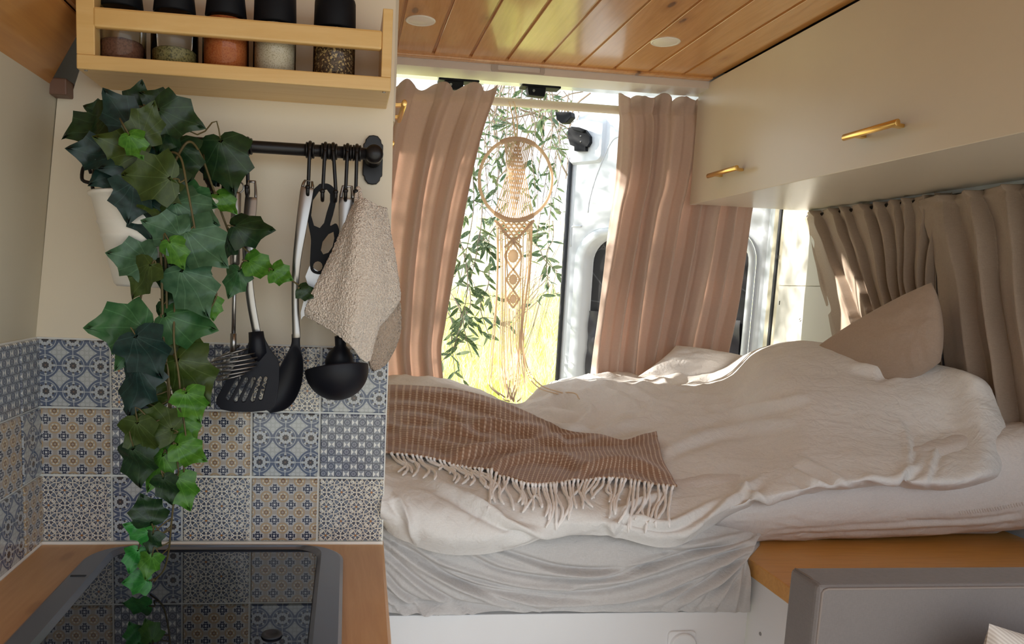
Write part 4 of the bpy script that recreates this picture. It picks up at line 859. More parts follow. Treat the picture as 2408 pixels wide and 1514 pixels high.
# ------------------------------------------------------------------ pillows
def pillow(name, corners, thick, mat, label, cat, nrm, seed, n=70, sag=.07):
    c = [np.array(p) for p in corners]; u, v = np.meshgrid(np.linspace(0, 1, n), np.linspace(0, 1, n), indexing='ij')
    pin = lambda t: t+.035*np.sin(2*PI*t)*0
    uu = u[..., None]; vv = v[..., None]; base = c[0]*(1-uu)*(1-vv)+c[1]*uu*(1-vv)+c[2]*uu*vv+c[3]*(1-uu)*vv
    cen = sum(c)/4; eu = 4*u*(1-u); ev = 4*v*(1-v); base = cen+(base-cen)*(1-sag*(np.maximum(eu*(1-ev), ev*(1-eu))))[..., None]
    t = (eu*ev)**.5; wr = .16*perlin(u*5, v*5, seed)*(eu*ev)**.3-.06*np.abs(perlin(u*9, v*7, seed+1))
    N = np.array(nrm, float); N /= np.linalg.norm(N); fr = base+N*(thick*(t*(1+wr)))[..., None]; bk = base-N*(thick*(t*.9*(1+wr)))[..., None]
    b = B().grid(fr, uv=False); b.grid(bk, uv=False, flip=True); o = put(name, b, mat, smooth=True, recalc=False); tag(o, label, cat); return o
q = [PY(1938, 810, 1.83), PY(2020, 735, 1.80), PY(2190, 672, 1.50), PY(2200, 830, 1.46), PY(2120, 870, 1.52)]
pillow('cushion', [PY(1922, 815, 1.66), PY(2190, 664, 1.40), PY(2212, 850, 1.37), PY(2060, 925, 1.48)], .08, cushm, 'brown linen cushion tilted against the side curtain behind the duvet', 'cushion', (-.45, -.85, .35), 3, 70, -.11)
pillow('pillow', [PY(1500, 885, 1.985), PY(1590, 812, 2.0), PY(1775, 842, 1.95), PY(1700, 925, 1.92)], .040, cotton, 'white pillow peeping over the duvet under the right rose curtain', 'pillow', (-.15, -.7, .75), 8)
# ------------------------------------------------------------------ bench backrest and pillow in the right foreground
sb = thing('backrest_cushion', 'taupe boxed backrest cushion with piped seams in front of the pine ledge', 'backrest', (.92, .79, .45))
def rbox(x0, x1, y0, y1, z0, z1, nx=40, nz=24):
    b = B(); b.box(x0, x1, y0, y1, z0, z1); return b
b = B(); b.box(.537, 1.299, .748, .803, .45, .979); o = put('cushion_cover', b, sofam, sb, smooth=None); k = o.modifiers.new('bevel', 'BEVEL'); k.width = .006; k.segments = 3
pz = .979-.004
b = B(); b.tube([(.543, .7495, .46), (.543, .7485, .970), (.5445, .748, .973), (.549, .748, .9745), (1.295, .748, .9745)], .0016, 8); put('piping', b, M('dark_taupe_piping', (.22, .18, .16), .8), sb, smooth=True)
b = B(); b.tube([(.545, .749, .9735), (.541, .77, .9795), (.540, .797, .979)], .0012, 6); put('corner_seam', b, M('seam_thread', (.2, .16, .14), .8), sb, smooth=True)
bench = thing('bench', 'taupe bench seat in front of the boxed backrest at the lower right corner', 'bench', (.92, .5, 0))
b = B(); b.box(.54, 1.298, .22, .745, .36, .46); put('seat_cushion', b, sofam, bench, bevel=.015)
b = B(); b.box(.55, 1.298, .24, .74, .0, .36); put('seat_box', b, panel_white, bench)
hb = M('herringbone_weave', (.75, .70, .64), .9); u, v, _ = hb.xyz(hb.coord('Object', (180, 180, 180))); z = ((u+(v*.25).fract().gt(.5)*0.+_).fract()-.5).abs(); hb.color(hb.mix(z.soft(.1, .4), (.76, .72, .67), (.60, .55, .50)))
pillow('throw_pillow', [PY(2326, 1466, .69), PY(2760, 1545, .69), PY(2640, 2080, .60), PY(2190, 2020, .60)], .06, hb, 'pale herringbone pillow corner leaning on the taupe backrest', 'pillow', (-.1, -1, .25), 12)
# ------------------------------------------------------------------ overhead cabinets
def brass_handle(parent, x, y0, y1, z, side):
    """bar pull along Y standing off a face at x; side -1 = sticks out to -X"""
    xb = x+side*.026; b = B()
    n = 14; pf = []
    for i in range(n): a = 2*PI*i/n; pf.append((xb+.0062*math.cos(a)*(.8), y0, z+.0062*math.sin(a)))
    b.prism(pf, (0, y1-y0, 0)); h = put('handle', b, brass, parent, bevel=.0008, smooth=None)
    for y in (y0+.022, y1-.022):
        b = B(); b.prism([(xb, y-.006, z-.002), (xb, y+.006, z-.002), (xb, y+.006, z+.004), (xb, y-.006, z+.004)], ((x-xb), 0, -.002)); p = put('handle_post', b, brass, h, bevel=.0006)
CXR = .944
cb = thing('overhead_cabinet', 'long cream overhead cabinet on the right with two brass pulls', 'cabinet', (1.12, 1.1, 1.545))
b = B(); b.box(CXR+.018, XR-.002, .32, 2.025, 1.548, 1.863); put('carcass', b, cab_white, cb, bevel=.001)
d = put('door', B().box(CXR, CXR+.017, .32, 2.032, 1.5465, 1.8625), cab_white, cb, bevel=.0012)
brass_handle(d, CXR, 1.205, 1.345, 1.603, -1); brass_handle(d, CXR, 1.735, 1.882, 1.604, -1)
CL = .066
cl_ = thing('overhead_cabinet', 'cream overhead cabinet hidden behind the partition, only its two brass pulls showing', 'cabinet', (-.15, 1.6, 1.545))
b = B(); b.box(-.38, CL-.018, 1.20, 1.945, 1.548, 1.863); put('carcass', b, cab_white, cl_)
d = put('door', B().box(CL-.017, CL, 1.20, 1.945, 1.5465, 1.8625), cab_white, cl_, bevel=.0012)
brass_handle(d, CL, 1.385, 1.53, 1.618, 1); brass_handle(d, CL, 1.75, 1.88, 1.612, 1)
# recessed ceiling lamps (off)
for (px, py), lb in zip(((989, 48), (1565, 98)), ('round white ceiling spotlight in the planks, left one near the rack', 'round white ceiling spotlight in the planks, right one near the cabinet')):
    c = PZ(px, py, ZC); t = thing('ceiling_spotlight', lb, 'light', (c[0], c[1], ZC), 'recessed ceiling spotlights')
    put('bezel', B().lathe([(.0325, .001), (.0335, -.0008), (.0325, -.002), (.029, -.0024), (.027, -.0015)], (c[0], c[1], ZC), 40, cap=False), enamel, t, smooth=True)
    put('diffuser', B().lathe([(.0275, -.0012), (.027, -.0016), (.0001, -.002)], (c[0], c[1], ZC), 40, cap=False), lampw, t, smooth=True)
# recess in the beam: raised frame + darker plate
b = B(); o, i = rrect(c0[0], c1[0], 1.8465, 1.8665, .006), rrect(c0[0]+.018, c1[0]-.012, 1.851, 1.8635, .003); n = len(o)
b.add([(x, 1.9722, z) for x, z in o]+[(x, 1.9690, z) for x, z in o]+[(x, 1.9692, z) for x, z in i]+[(x, 1.9722, z) for x, z in i], [(a*n+j, a*n+(j+1) % n, (a+1)*n+(j+1) % n, (a+1)*n+j) for a in range(3) for j in range(n)]+[tuple(3*n+j for j in range(n))]); put('pull_recess', b, paint('recess_paint', (.50, .46, .43), .4), beam)
# ------------------------------------------------------------------ curtain rod and curtains
YC = 2.10
zr2 = 1.8045
rod = tag(put('curtain_rod', B().tube([(-.37, YC, zr2), (1.29, YC, zr2)], .0115, 18), M('cream_rod', (.74, .66, .54), .45), smooth=True), 'pale round curtain rod across the rear doorway', 'rod')
def fold(t, sharp=.75):
    s = np.sin(t); return np.sign(s)*np.abs(s)**sharp
def curtain_net(rows, Yb, nf, ampl, nu, nv, seed, heading=.10, skew=0, knife=False, warp=1., proj=None):
    """rows: (py_left, px_left, py_right, px_right) from top to bottom"""
    R = np.array(rows, float); rc = catmull(R, np.linspace(0, len(R)-1, nv)); A = np.zeros((nu, nv, 3))
    u = np.linspace(0, 1, nu); uw = u+.014*np.sin(u*17+seed)+.01*np.sin(u*31+seed*2)
    for j in range(nv):
        yl, xl, yr, xr = rc[j]; f = j/(nv-1)
        w_ = 1+(warp-1)*min(1, f*1.25)
        for i in range(nu): q_ = u[i]**w_; A[i, j] = proj(xl+(xr-xl)*q_, yl+(yr-yl)*q_)
    V = np.linspace(0, 1, nv)[None, :]; U = uw[:, None]
    ph = 2*PI*nf*U+.9*perlin(U*3+0*V, V*2.0+0*U, seed)*np.minimum(1, V*3)*2
    am = ampl*(.75+.5*perlin(U*5+0*V, V*2+0*U, seed+3))*np.interp(V, [0, heading*.45, heading, heading*2.2, 1], [1.25, 1.1, .55, .95, 1.])
    if knife:
        t = (ph/(2*PI)) % 1.; prof = np.where(t < .86, t/.86, (1-t)/.14)*2-1; prof = prof*.95
    else: prof = fold(ph, .65)+.25*np.sin(2*ph+1.3*V+seed)
    h = am*prof+.004*perlin(U*14+0*V, V*7+0*U, seed+5)
    return A, h
# left rose curtain
pj = lambda x, y: PY(x, y, YC-.042)
rows = [(194, 640, 203, 1170), (228, 640, 236, 1160), (262, 640, 275, 1146), (330, 640, 335, 1128), (440, 640, 440, 1103), (540, 640, 540, 1084), (650, 640, 650, 1064), (760, 650, 760, 1046), (830, 660, 830, 1037), (930, 665, 930, 1046)]
A, h = curtain_net(rows, YC, 6.9, .027, 420, 120, 4, .12, proj=pj)
bulge = np.zeros_like(h); bulge[:, :] = np.interp(np.linspace(0, 1, 120), [0, .08, .12, 1], [0, 0, 0, 0])[None, :]
A[..., 1] += -h; A[..., 2] += .008*np.sin(np.linspace(0, 1, 420)*2*PI*6.9+1)[:, None]*np.maximum(0, 1-np.linspace(0, 1, 120)*12)[None, :]
tag(put('curtain', B().grid(A), cur_rear, smooth=True, solid=.0015, org=(.2, YC, 1.84)), 'dusty rose linen curtain hanging at the left of the rear doorway', 'curtain', 'rose linen curtains on the rear rod')
rows = [(226, 1455, 240, 1822), (262, 1456, 275, 1815), (300, 1458, 312, 1808), (420, 1450, 430, 1782), (490, 1440, 495, 1764), (600, 1424, 600, 1748), (720, 1407, 720, 1726), (830, 1392, 830, 1702), (930, 1382, 930, 1685)]
A, h = curtain_net(rows, YC, 7.2, .027, 340, 120, 9, .14, proj=pj)
bulge = np.interp(np.linspace(0, 1, 120), [0, .08, .12, 1], [0, 0, 0, 0])[None, :]
A[..., 1] += -h; A[..., 2] += .009*np.sin(np.linspace(0, 1, 340)*2*PI*7.2+2)[:, None]*np.maximum(0, 1-np.linspace(0, 1, 120)*11)[None, :]
tag(put('curtain', B().grid(A), cur_rear, smooth=True, solid=.0015, org=(.9, YC, 1.84)), 'dusty rose linen curtain hanging at the right of the rear doorway beside the cream cabinet', 'curtain', 'rose linen curtains on the rear rod')
# side window curtains under the cabinet
XC = 1.284; pj = lambda x, y: PX(x, y, XC)
rows = [(500, 1884, 452, 2232), (540, 1892, 500, 2226), (585, 1902, 560, 2212), (650, 1918, 640, 2196), (720, 1933, 720, 2196), (800, 1950, 800, 2206), (900, 1968, 900, 2214)]
A, h = curtain_net(rows, XC, 9.3, .017, 420, 110, 21, .06, knife=True, warp=.5, proj=pj)
A[..., 0] += -h; tag(put('side_curtain', B().grid(A), cur_side, smooth=True, solid=.0015, org=(XC, 1.75, 1.54)), 'taupe curtain with narrow pleats at the rear end of the side window', 'curtain', 'taupe curtains under the right cabinet')
rows = [(470, 2150, 404, 2560), (520, 2165, 460, 2560), (590, 2178, 540, 2560), (650, 2186, 640, 2560), (760, 2198, 760, 2560), (880, 2214, 880, 2560), (1010, 2240, 1060, 2560)]
A, h = curtain_net(rows, XC, 5.3, .022, 320, 110, 33, .05, knife=True, warp=.8, proj=lambda x, y: PX(x, y, XC-.016))
A[..., 0] += -h; tag(put('side_curtain', B().grid(A), cur_side, smooth=True, solid=.0015, org=(XC, 1.4, 1.54)), 'taupe curtain with broad pleats overlapping at the right edge above the duvet', 'curtain', 'taupe curtains under the right cabinet')
b = B(); b.tube([(XC+.012, 1.15, 1.532), (XC+.012, 2.02, 1.532)], .006, 10); tag(put('curtain_track', b, blackm, smooth=True), 'dark thin curtain track under the right cabinet above the pleats', 'track')
b = B(); c = PX(2178, 600, XC-.065); rr = random.Random(3)
for i in range(16): 
    a = rr.uniform(-.5, .7); b.tube(path([c, c+np.array([-.004, rr.uniform(.0, .012), rr.uniform(-.02, .015)]), c+np.array([.0, rr.uniform(.01, .03), rr.uniform(-.035, .02)])], 6), .0004, 4)
# ------------------------------------------------------------------ rear right body side and door
b = B(); b.box(XR-.004, XR, 1.78, 2.20, .95, 1.60); sp_ = struct('trim_4', b, white_wall, 'white side panels behind the rear edge of the side curtain')
for z0, z1 in ((1.336, 1.60), (.95, 1.3345)):
    put('panel', B().box(XR-.0085, XR-.004, 1.80, 2.135, z0, z1), side_paint, sp_, bevel=.0015)
for px, py in ((1829, 604), (1833, 712)):
    p = PX(px, py, XR-.0086); put('slot', B().box(XR-.009, XR-.0084, p[1]-.002, p[1]+.002, p[2]-.006, p[2]+.006), void, sp_)
p = PX(1882, 752, XR-.0086); put('plug', B().lathe([(.0055, .0002), (.005, -.0012), (.0035, -.0018), (.003, .0004), (.0001, .0006)], (XR-.0085, p[1], p[2]), 14, 'X'), steel, sp_, smooth=True)
b = B(); b.tube([(XR-.002, 2.165, .70), (XR-.002, 2.165, 1.90)], .0085, 10); put('door_seal', b, rubber, sp_, smooth=True)
HX, HY, AD, DW = 1.312, 2.225, math.radians(39), .805
tD = np.array([-math.sin(AD), math.cos(AD), 0]); nD = np.array([-math.cos(AD), -math.sin(AD), 0])
def onD(px, py, off=0):
    d = ray(px, py); H0 = np.array([HX, HY, 0])+nD*off; t = np.dot(H0-EYE, nD)/np.dot(d, nD); p = EYE+d*t; return np.dot(p-H0, tD), p[2]
def Dp(u, z, off=0): return np.array([HX, HY, 0])+tD*u+nD*off+np.array([0, 0, z])
def plate_D(outer, holes, off, th):
    loops = [[Vector((u, z, 0)) for u, z in l] for l in [outer]+holes]; flat = [v for l in loops for v in l]; tr = tessellate_polygon(loops); n = len(flat); b = B()
    fs = [tuple(f) for f in tr]+[tuple(q+n for q in f[::-1]) for f in tr]; o = 0
    for l in loops:
        k = len(l); fs += [(o+i, o+(i+1) % k, o+(i+1) % k+n, o+i+n) for i in range(k)]; o += k
    return b.add([Dp(v.x, v.y, off) for v in flat]+[Dp(v.x, v.y, off-th) for v in flat], fs)
uw1, zw1 = onD(1392, 560); uw0, _ = onD(1748, 700); ub1, _ = onD(1348, 700); zb1 = onD(1400, 545)[1]
uf = onD(1330, 600)[0]
door = thing('rear_door', 'white van rear door standing open outside behind the right rose curtain', 'door', (HX, HY, .55))
outer = [(0.0, .55), (uf, .55), (uf, 1.80), (uf-.02, 1.955), (uf-.06, 1.985), (.06, 2.0), (0.0, 1.95)]
lip_o = rrect(uw0-.03, ub1, .66, zb1+.012, .12, 8); lip_i = rrect(uw0, uw1, .70, zw1, .09, 8)
put('inner_skin', plate_D(outer, [lip_o], 0, .035), body_white, door, bevel=.004, smooth=None)
b = B(); n = len(lip_o); rg = [[Dp(u, z, 0) for u, z in lip_o], [Dp(u, z, .012) for u, z in [(a*.93+c*.07, e*.93+f*.07) for (a, e), (c, f) in zip(lip_o, lip_i)]], [Dp(u, z, .010) for u, z in [(a*.35+c*.65, e*.35+f*.65) for (a, e), (c, f) in zip(lip_o, lip_i)]], [Dp(u, z, -.022) for u, z in lip_i]]
b.add([p for R in rg for p in R], [(a*n+j, a*n+(j+1) % n, (a+1)*n+(j+1) % n, (a+1)*n+j) for a in range(3) for j in range(n)]); put('window_frame', b, body_white, door, smooth=True)
b = B(); b.add([Dp(u, z, -.021) for u, z in lip_i], [tuple(range(len(lip_i)))]); put('window_net', b, meshm, door)
# quilted dark cover inside the lower window and the little white clip
us, vs_ = np.meshgrid(np.linspace(uw0+.004, uw1-.004, 50), np.linspace(.71, 1.22, 40), indexing='ij'); q = .010*np.abs(np.sin(us*38+vs_*20))*np.abs(np.sin(us*30-vs_*24))+.004*perlin(us*20, vs_*20, 3)
put('quilted_cover', B().grid(np.stack([HX+tD[0]*us+nD[0]*(q-.012), HY+tD[1]*us+nD[1]*(q-.012), vs_], -1), uv=False), M('dark_quilt', (.03, .03, .04), .45), door, smooth=True)
u, z = onD(1736, 686, .012)
for dz in (.006, -.006): put('clip_ring', B().torus(Dp(u, z+dz, .012), .005, .0016, 'Y', 14, 6), enamel, door, smooth=True)
# latch pocket and latch
l0, l1_ = onD(1336, 390), onD(1428, 272)
pk = rrect(l1_[0], l0[0], l0[1], l1_[1], .025, 6)
b = B(); n = len(pk); cu, cz = (l1_[0]+l0[0])/2, (l0[1]+l1_[1])/2; sc = lambda k: [((u-cu)*k+cu, (z-cz)*k+cz) for u, z in pk]
rg = [[Dp(u, z, 0) for u, z in pk], [Dp(u, z, .014) for u, z in sc(.9)], [Dp(u, z, .014) for u, z in sc(.8)]]
b.add([p for R in rg for p in R], [(a*n+j, a*n+(j+1) % n, (a+1)*n+(j+1) % n, (a+1)*n+j) for a in range(2) for j in range(n)]+[tuple(2*n+j for j in range(n))]); put('latch_pocket', b, body_white, door, smooth=None)
lp = [onD(*p, .016) for p in ((1342, 302), (1358, 300), (1380, 306), (1392, 322), (1392, 336), (1386, 346), (1382, 346), (1382, 356), (1356, 356), (1356, 346), (1346, 342), (1340, 322))]
lt = put('latch', plate_D(lp, [], .032, .018), plastic, door, bevel=.003)
b = B(); p = [onD(*q, .034) for q in ((1344, 298), (1364, 300), (1380, 306), (1372, 312), (1350, 306))]; put('latch_lever', plate_D(p, [], .042, .012), plastic, lt, bevel=.002)
for px, py in ((1365, 320), (1365, 333)): u, z = onD(px, py, .034); put('latch_screw', B().lathe([(.0034, 0), (.003, -.0012), (.0001, -.0016)], Dp(u, z, .0325), 10, 'Y'), steel, lt)
# top catch on the free edge, seal strip and stamped crease
b = plate_D([onD(*p, .01) for p in ((1308, 264), (1345, 264), (1347, 276), (1334, 290), (1322, 291), (1312, 282))], [], .02, .03); put('edge_catch', b, plastic, door, bevel=.003)
b = B(); b.tube([Dp(uf, .58, .006), Dp(uf, 1.79, .006)], .0085, 8); put('edge_seal', b, rubber, door, smooth=True)
cr = [onD(*p) for p in ((1462, 318), (1440, 330), (1420, 370), (1400, 420), (1386, 470), (1382, 500))]; b = B(); b.tube(path([Dp(u, z, -.001) for u, z in cr], 24), .0035, 6); put('stamped_crease', b, body_white, door, smooth=True)
cr = [onD(*p) for p in ((1368, 532), (1345, 533), (1343, 545), (1342, 580))]; b = B(); b.tube(path([Dp(u, z, -.001) for u, z in cr], 16), .004, 6); put('stamped_crease', b, body_white, door, smooth=True)
# black catches under the header
for (px0, px1, py, pd, dx), lb in zip(((1032, 1128, 184, 200, 0), (1228, 1320, 199, 226, 1)), ('black door catch under the header above the left rose curtain', 'black door catch under the header above the macrame hanging')):
    a, c = PY(px0, py, 2.305), PY(px1, py, 2.305); z = 1.911
    t = thing('door_catch', lb, 'latch', ((a[0]+c[0])/2, 2.33, z), 'black door catches under the rear header')
    put('base_plate', B().box(a[0], c[0], 2.303, 2.352, z-.007, z), plastic, t, bevel=.003)
    w = c[0]-a[0]; put('catch_block', B().prism([(a[0]+w*.14, 2.305, z-.006), (a[0]+w*.62, 2.305, z-.006), (a[0]+w*.60, 2.305, z-.034), (a[0]+w*.18, 2.305, z-.032)], (0, .03, 0)), plastic, t, bevel=.003)
    put('bolt', B().lathe([(.004, 0), (.004, -.003), (.0001, -.0035)], (a[0]+w*.30, 2.305, z-.019), 12, 'Y'), steel, t)
# ------------------------------------------------------------------ macrame
YM = 2.045; mc = PY(1213, 423, YM); kx = YM/FPX*1.008
mk = thing('macrame_hanging', 'cream macrame hoop with long cords hanging from the curtain rod', 'wall hanging', (mc[0], YM, mc[2]))
R = 86*kx; RZ = 92/86.
put('hoop', B().torus(mc, R, .0044, 'Y', 72, 8, RZ), cordm, mk, smooth=True)
def mp(px, py, off=0): p = PY(px, py, YM); p[1] += off; return p
cr_ = .0018
for dx in (-5, 3): put('hanging_cord', B().tube(path([mp(1213+dx*.3, 332), mp(1213+dx, 290), mp(1212+dx*1.5, 240, .03), mp(1212+dx*1.2, 228, .052), mp(1212+dx, 236, .068)], 18), cr_, 7), cordm, mk, smooth=True)
def hoop_pt(ang): return mc+np.array([R*math.cos(ang), 0, R*RZ*math.sin(ang)])
for s in (1, -1):
    for i in range(10):
        f = i/9.; at = PI/2+math.asin(s*(31-31*f)/86.); ab = 1.5*PI+math.asin(s*(2+44*f)/86.)
        put('cord', B().tube([hoop_pt(at)+[0, .003*s, 0], hoop_pt(ab)+[0, .003*s, 0]], cr_*.9, 6), cordm, mk, smooth=True)
for a0, a1 in ((62, 118), (238, 302)):
    n = 40; b = B(); b.tube([hoop_pt(math.radians(a0+(a1-a0)*i/n)) for i in range(n+1)], [.0062+.0012*(i % 2) for i in range(n+1)], 8); put('cord_wrap', b, cordm, mk, smooth=True)
# knotted V net, diamonds and rosettes
def seg(pts, r=cr_, name='knotted_cord', k=None): put(name, B().tube(path([mp(*p) for p in pts], 6*len(pts)), r, 7), cordm, mk, smooth=True)
for s in (-1, 1): seg([(1209+s*46, 518, -.004), (1209+s*36, 530, -.004), (1207+s*14, 555, -.004), (1206-s*2, 566, -.004), (1206-s*20, 582, -.004)], .0036)
for i in range(7):
    for j in range(7-i):
        x = 1171+i*6.2+j*12.4; y = 518+i*8.2
        if i+j < 7 and x < 1250: seg([(x-6, y, 0), (x, y+5, -.002), (x+6, y+10, 0)]); seg([(x+6, y, -.002), (x, y+5, 0), (x-6, y+10, -.002)])
for cy__, rx, ry in ((602, 19, 32), (657, 15, 24), (703, 13, 21)):
    for s in (-1, 1): seg([(1206, cy__-ry, -.003), (1206+s*rx*.6, cy__-ry*.5, -.003), (1206+s*rx, cy__, -.003), (1206+s*rx*.6, cy__+ry*.5, -.003), (1206, cy__+ry, -.003)], .0031)
    q = B(); bb = B().lathe([(.0001, -.006), (.006, -.0055), (.0115, -.002), (.0115, .002), (.0001, .004)], (0, 0, 0), 18, 'Y'); c = mp(1206, cy__, -.003); sc_ = rx/15*1.0
    bb.v = [tuple(c+np.array(p)*[sc_, 1, sc_*1.25]) for p in bb.v]; put('rosette_knot', bb, cordm, mk, smooth=True)
    for k in range(14):
        a = 2*PI*k/14; seg([(1206+math.cos(a)*rx*.35, cy__+math.sin(a)*ry*.4, -.001), (1206+math.cos(a)*rx*.95, cy__+math.sin(a)*ry*.95*(1-.45*abs(math.cos(a))), -.001)], .0012)
fr_ = [([(1168, 522), (1169, 600), (1166, 700), (1152, 840), (1148, 900), (1172, 940)]), ([(1172, 522), (1171, 620), (1167, 720), (1157, 850), (1155, 905), (1185, 945)]), ([(1176, 530), (1178, 640), (1177, 760), (1172, 850), (1180, 930), (1196, 955)]),
       ([(1248, 522), (1246, 620), (1237, 700), (1228, 780), (1238, 860), (1268, 915), (1320, 935)]), ([(1251, 520), (1249, 600), (1240, 720), (1230, 800), (1236, 870), (1262, 920), (1310, 938)]), ([(1244, 525), (1242, 640), (1232, 720), (1224, 800), (1230, 880), (1252, 925), (1340, 934), (1360, 950)]),
       ([(1182, 540), (1188, 560), (1187, 700), (1184, 800), (1188, 900), (1200, 945)]), ([(1236, 540), (1230, 560), (1228, 690), (1222, 800), (1216, 900), (1206, 948)]), ([(1187, 620), (1190, 700), (1190, 800), (1197, 900), (1204, 952)]), ([(1226, 620), (1222, 720), (1219, 820), (1210, 910), (1206, 955)]),
       ([(1198, 725), (1200, 800), (1205, 880), (1204, 945)]), ([(1206, 730), (1206, 800), (1200, 880), (1192, 945)]), ([(1214, 725), (1213, 800), (1222, 880), (1212, 945)]), ([(1194, 700), (1194, 800), (1190, 890), (1200, 950)]), ([(1218, 700), (1217, 790), (1212, 890), (1200, 948)]), ([(1190, 545), (1195, 575), (1190, 600), (1192, 650)]), ([(1226, 545), (1220, 575), (1225, 600), (1221, 650)]),
       ([(1240, 532), (1238, 620), (1230, 700), (1226, 800), (1232, 880), (1225, 930), (1215, 955)]), ([(1180, 535), (1182, 640), (1181, 760), (1180, 870), (1192, 940)])]
for f in fr_:
    q = [mp(x, y, -.012*i/len(f)) for i, (x, y) in enumerate(f)]
    for i, (x, y) in enumerate(f):
        if y > 905:
            r = cast([bv_dv], x, y)
            if r and r[0][1] > 1.5: q[i] = np.array(r[0])+np.array([0, -.006, .013])
    put('fringe_cord', B().tube(path(q, 5*len(q)), cr_, 7), cordm, mk, smooth=True)
# ------------------------------------------------------------------ outdoors
def gz(X, Y):
    s = np.clip((Y-2.9)/2.2, 0, 1); s = s*s*(3-2*s); bank = -.5+.80*s+np.maximum(0, Y-5.0)*.125
    top = 5.6+.0*X; z = np.where(bank > top, top+(bank-top)*.15, bank)
    return z+.10*perlin(X*.5, Y*.5, 2)*np.clip((Y-4)/3, 0, 1)
gx, gy = np.linspace(-30, 32, 110), np.concatenate([np.linspace(-25, 2.6, 20), np.linspace(2.8, 12, 60), np.linspace(12.5, 60, 40)])
XX, YY = np.meshgrid(gx, gy, indexing='ij')
gm = M('dry_meadow', (.40, .38, .10), .9, spec=.1); k = gm.coord('Object'); n1 = gm.noise(k, .8, 4); n2 = gm.noise(gm.coord('Object', (1, .35, 1)), 14, 4)
gv = gm.xyz(gm.coord('Object'))[1]; near_grey = gm.mix(gm.noise(gm.coord('Object'), 30, 3), (.36, .34, .29), (.49, .46, .39))  # grey tint added to unseen ground by the van, for less yellow bounce light
gm.color(gm.mix(gv.soft(2.4, 3.2), near_grey, gm.mix(n2.soft(.35, .65), gm.mix(n1.soft(.35, .65), (.70, .68, .24), (.88, .80, .50)), gm.mix(n1.soft(.4, .6), (.84, .81, .50), (.94, .90, .72))))); gm.bump(n2, .6, .05)
b = B().grid(np.stack([XX, YY, gz(XX, YY)], -1), uv=False); struct('ground', b, gm, 'sunlit dry meadow rising behind the van', smooth=True, org=(0, 0, 0))
# grass blades on the bank
rr = np.random.RandomState(3); N = 15000
gy_ = 3.6+8*rr.rand(N)**1.4; gx_ = gy_*(.05+.42*rr.rand(N)); gz_ = gz(gx_, gy_); V = []; Fc = []
hgt = .10+.22*rr.rand(N)*(.6+.4*gy_/8); a = rr.rand(N)*2*PI; ln = hgt*(.15+.45*rr.rand(N)); wd_ = .003+.004*rr.rand(N)
for i in range(N):
    dx, dy = math.cos(a[i]), math.sin(a[i]); o = len(V)
    for f, w in ((0, 1), (.5, .8)): 
        for s in (-1, 1): V.append((gx_[i]+dx*ln[i]*f*f+s*wd_[i]*w, gy_[i]+dy*ln[i]*f*f, gz_[i]+hgt[i]*f))
    V.append((gx_[i]+dx*ln[i], gy_[i]+dy*ln[i], gz_[i]+hgt[i])); Fc += [(o, o+1, o+3, o+2), (o+2, o+3, o+4)]
gb = M('grass_blade', (.35, .42, .04), .6, spec=.2); n1 = gb.noise(gb.coord('Object', (3, 3, 1)), 2.2, 3); gb.color(gb.mix(n1.soft(.35, .65), (.50, .58, .13), (.92, .88, .55))); gb.translucent(.5)
b = B(); b.v = V; b.f = Fc; tag(put('meadow_grass', b, gb, recalc=False, org=(1.5, 7, .3)), 'yellow green meadow grass growing on the bank outside', 'grass', kind='stuff')
# olive tree: hanging branches across the doorway and a crown on the sunny side
om = M('olive_leaf', (.10, .15, .06), .45); n1 = om.noise(om.coord('Object'), 9, 2); om.color(om.mix(n1.soft(.4, .6), (.035, .075, .025), (.17, .22, .11))); om.translucent(.25)
bm_ = M('olive_bark', (.20, .15, .11), .8)
ol = thing('olive_tree', 'olive tree with drooping grey green twigs hanging behind the van', 'tree', (-1.9, 4.4, float(gz(np.array([-1.9]), np.array([4.4]))[0])))
def lance():
    b = B(); v = []; pf = [(0, .02), (.15, .35), (.4, .5), (.7, .38), (1, .0)]
    for y, w in pf: v += [(-w*.26, y, 0), (0, y, -.03*w), (w*.26, y, 0)]
    f = []
    for i in range(4):
        for j in range(2): f.append((i*3+j, i*3+j+1, i*3+j+4, i*3+j+3))
    v = [(x, y, z-.12*y*y) for x, y, z in v]; return b.add(v, f)
LB = lance(); olm = mesh_of('leaf', LB, om, True); LV = np.array(LB.v)
stuff = B(); rg = random.Random(21); nleaf = 0
def add_leaf(p, d, s, single):
    global nleaf
    Yv = Vector(d).normalized(); Zv = Vector((rg.uniform(-1, 1), rg.uniform(-1.2, .2), rg.uniform(-.3, 1))).normalized(); Zv = (Zv-Yv*Zv.dot(Yv)).normalized(); Xv = Yv.cross(Zv); mm = Matrix((Xv, Yv, Zv)).transposed()
    if single and nleaf < 230: inst(olm, 'leaf', ol, p, mm.to_euler(), (s, s, s)); nleaf += 1
    else:
        o = len(stuff.v); q = (LV*s) @ np.array(mm).T+np.array(p); stuff.v += [tuple(x) for x in q]; stuff.f += [tuple(i+o for i in f) for f in LB.f]
twig_all = B()
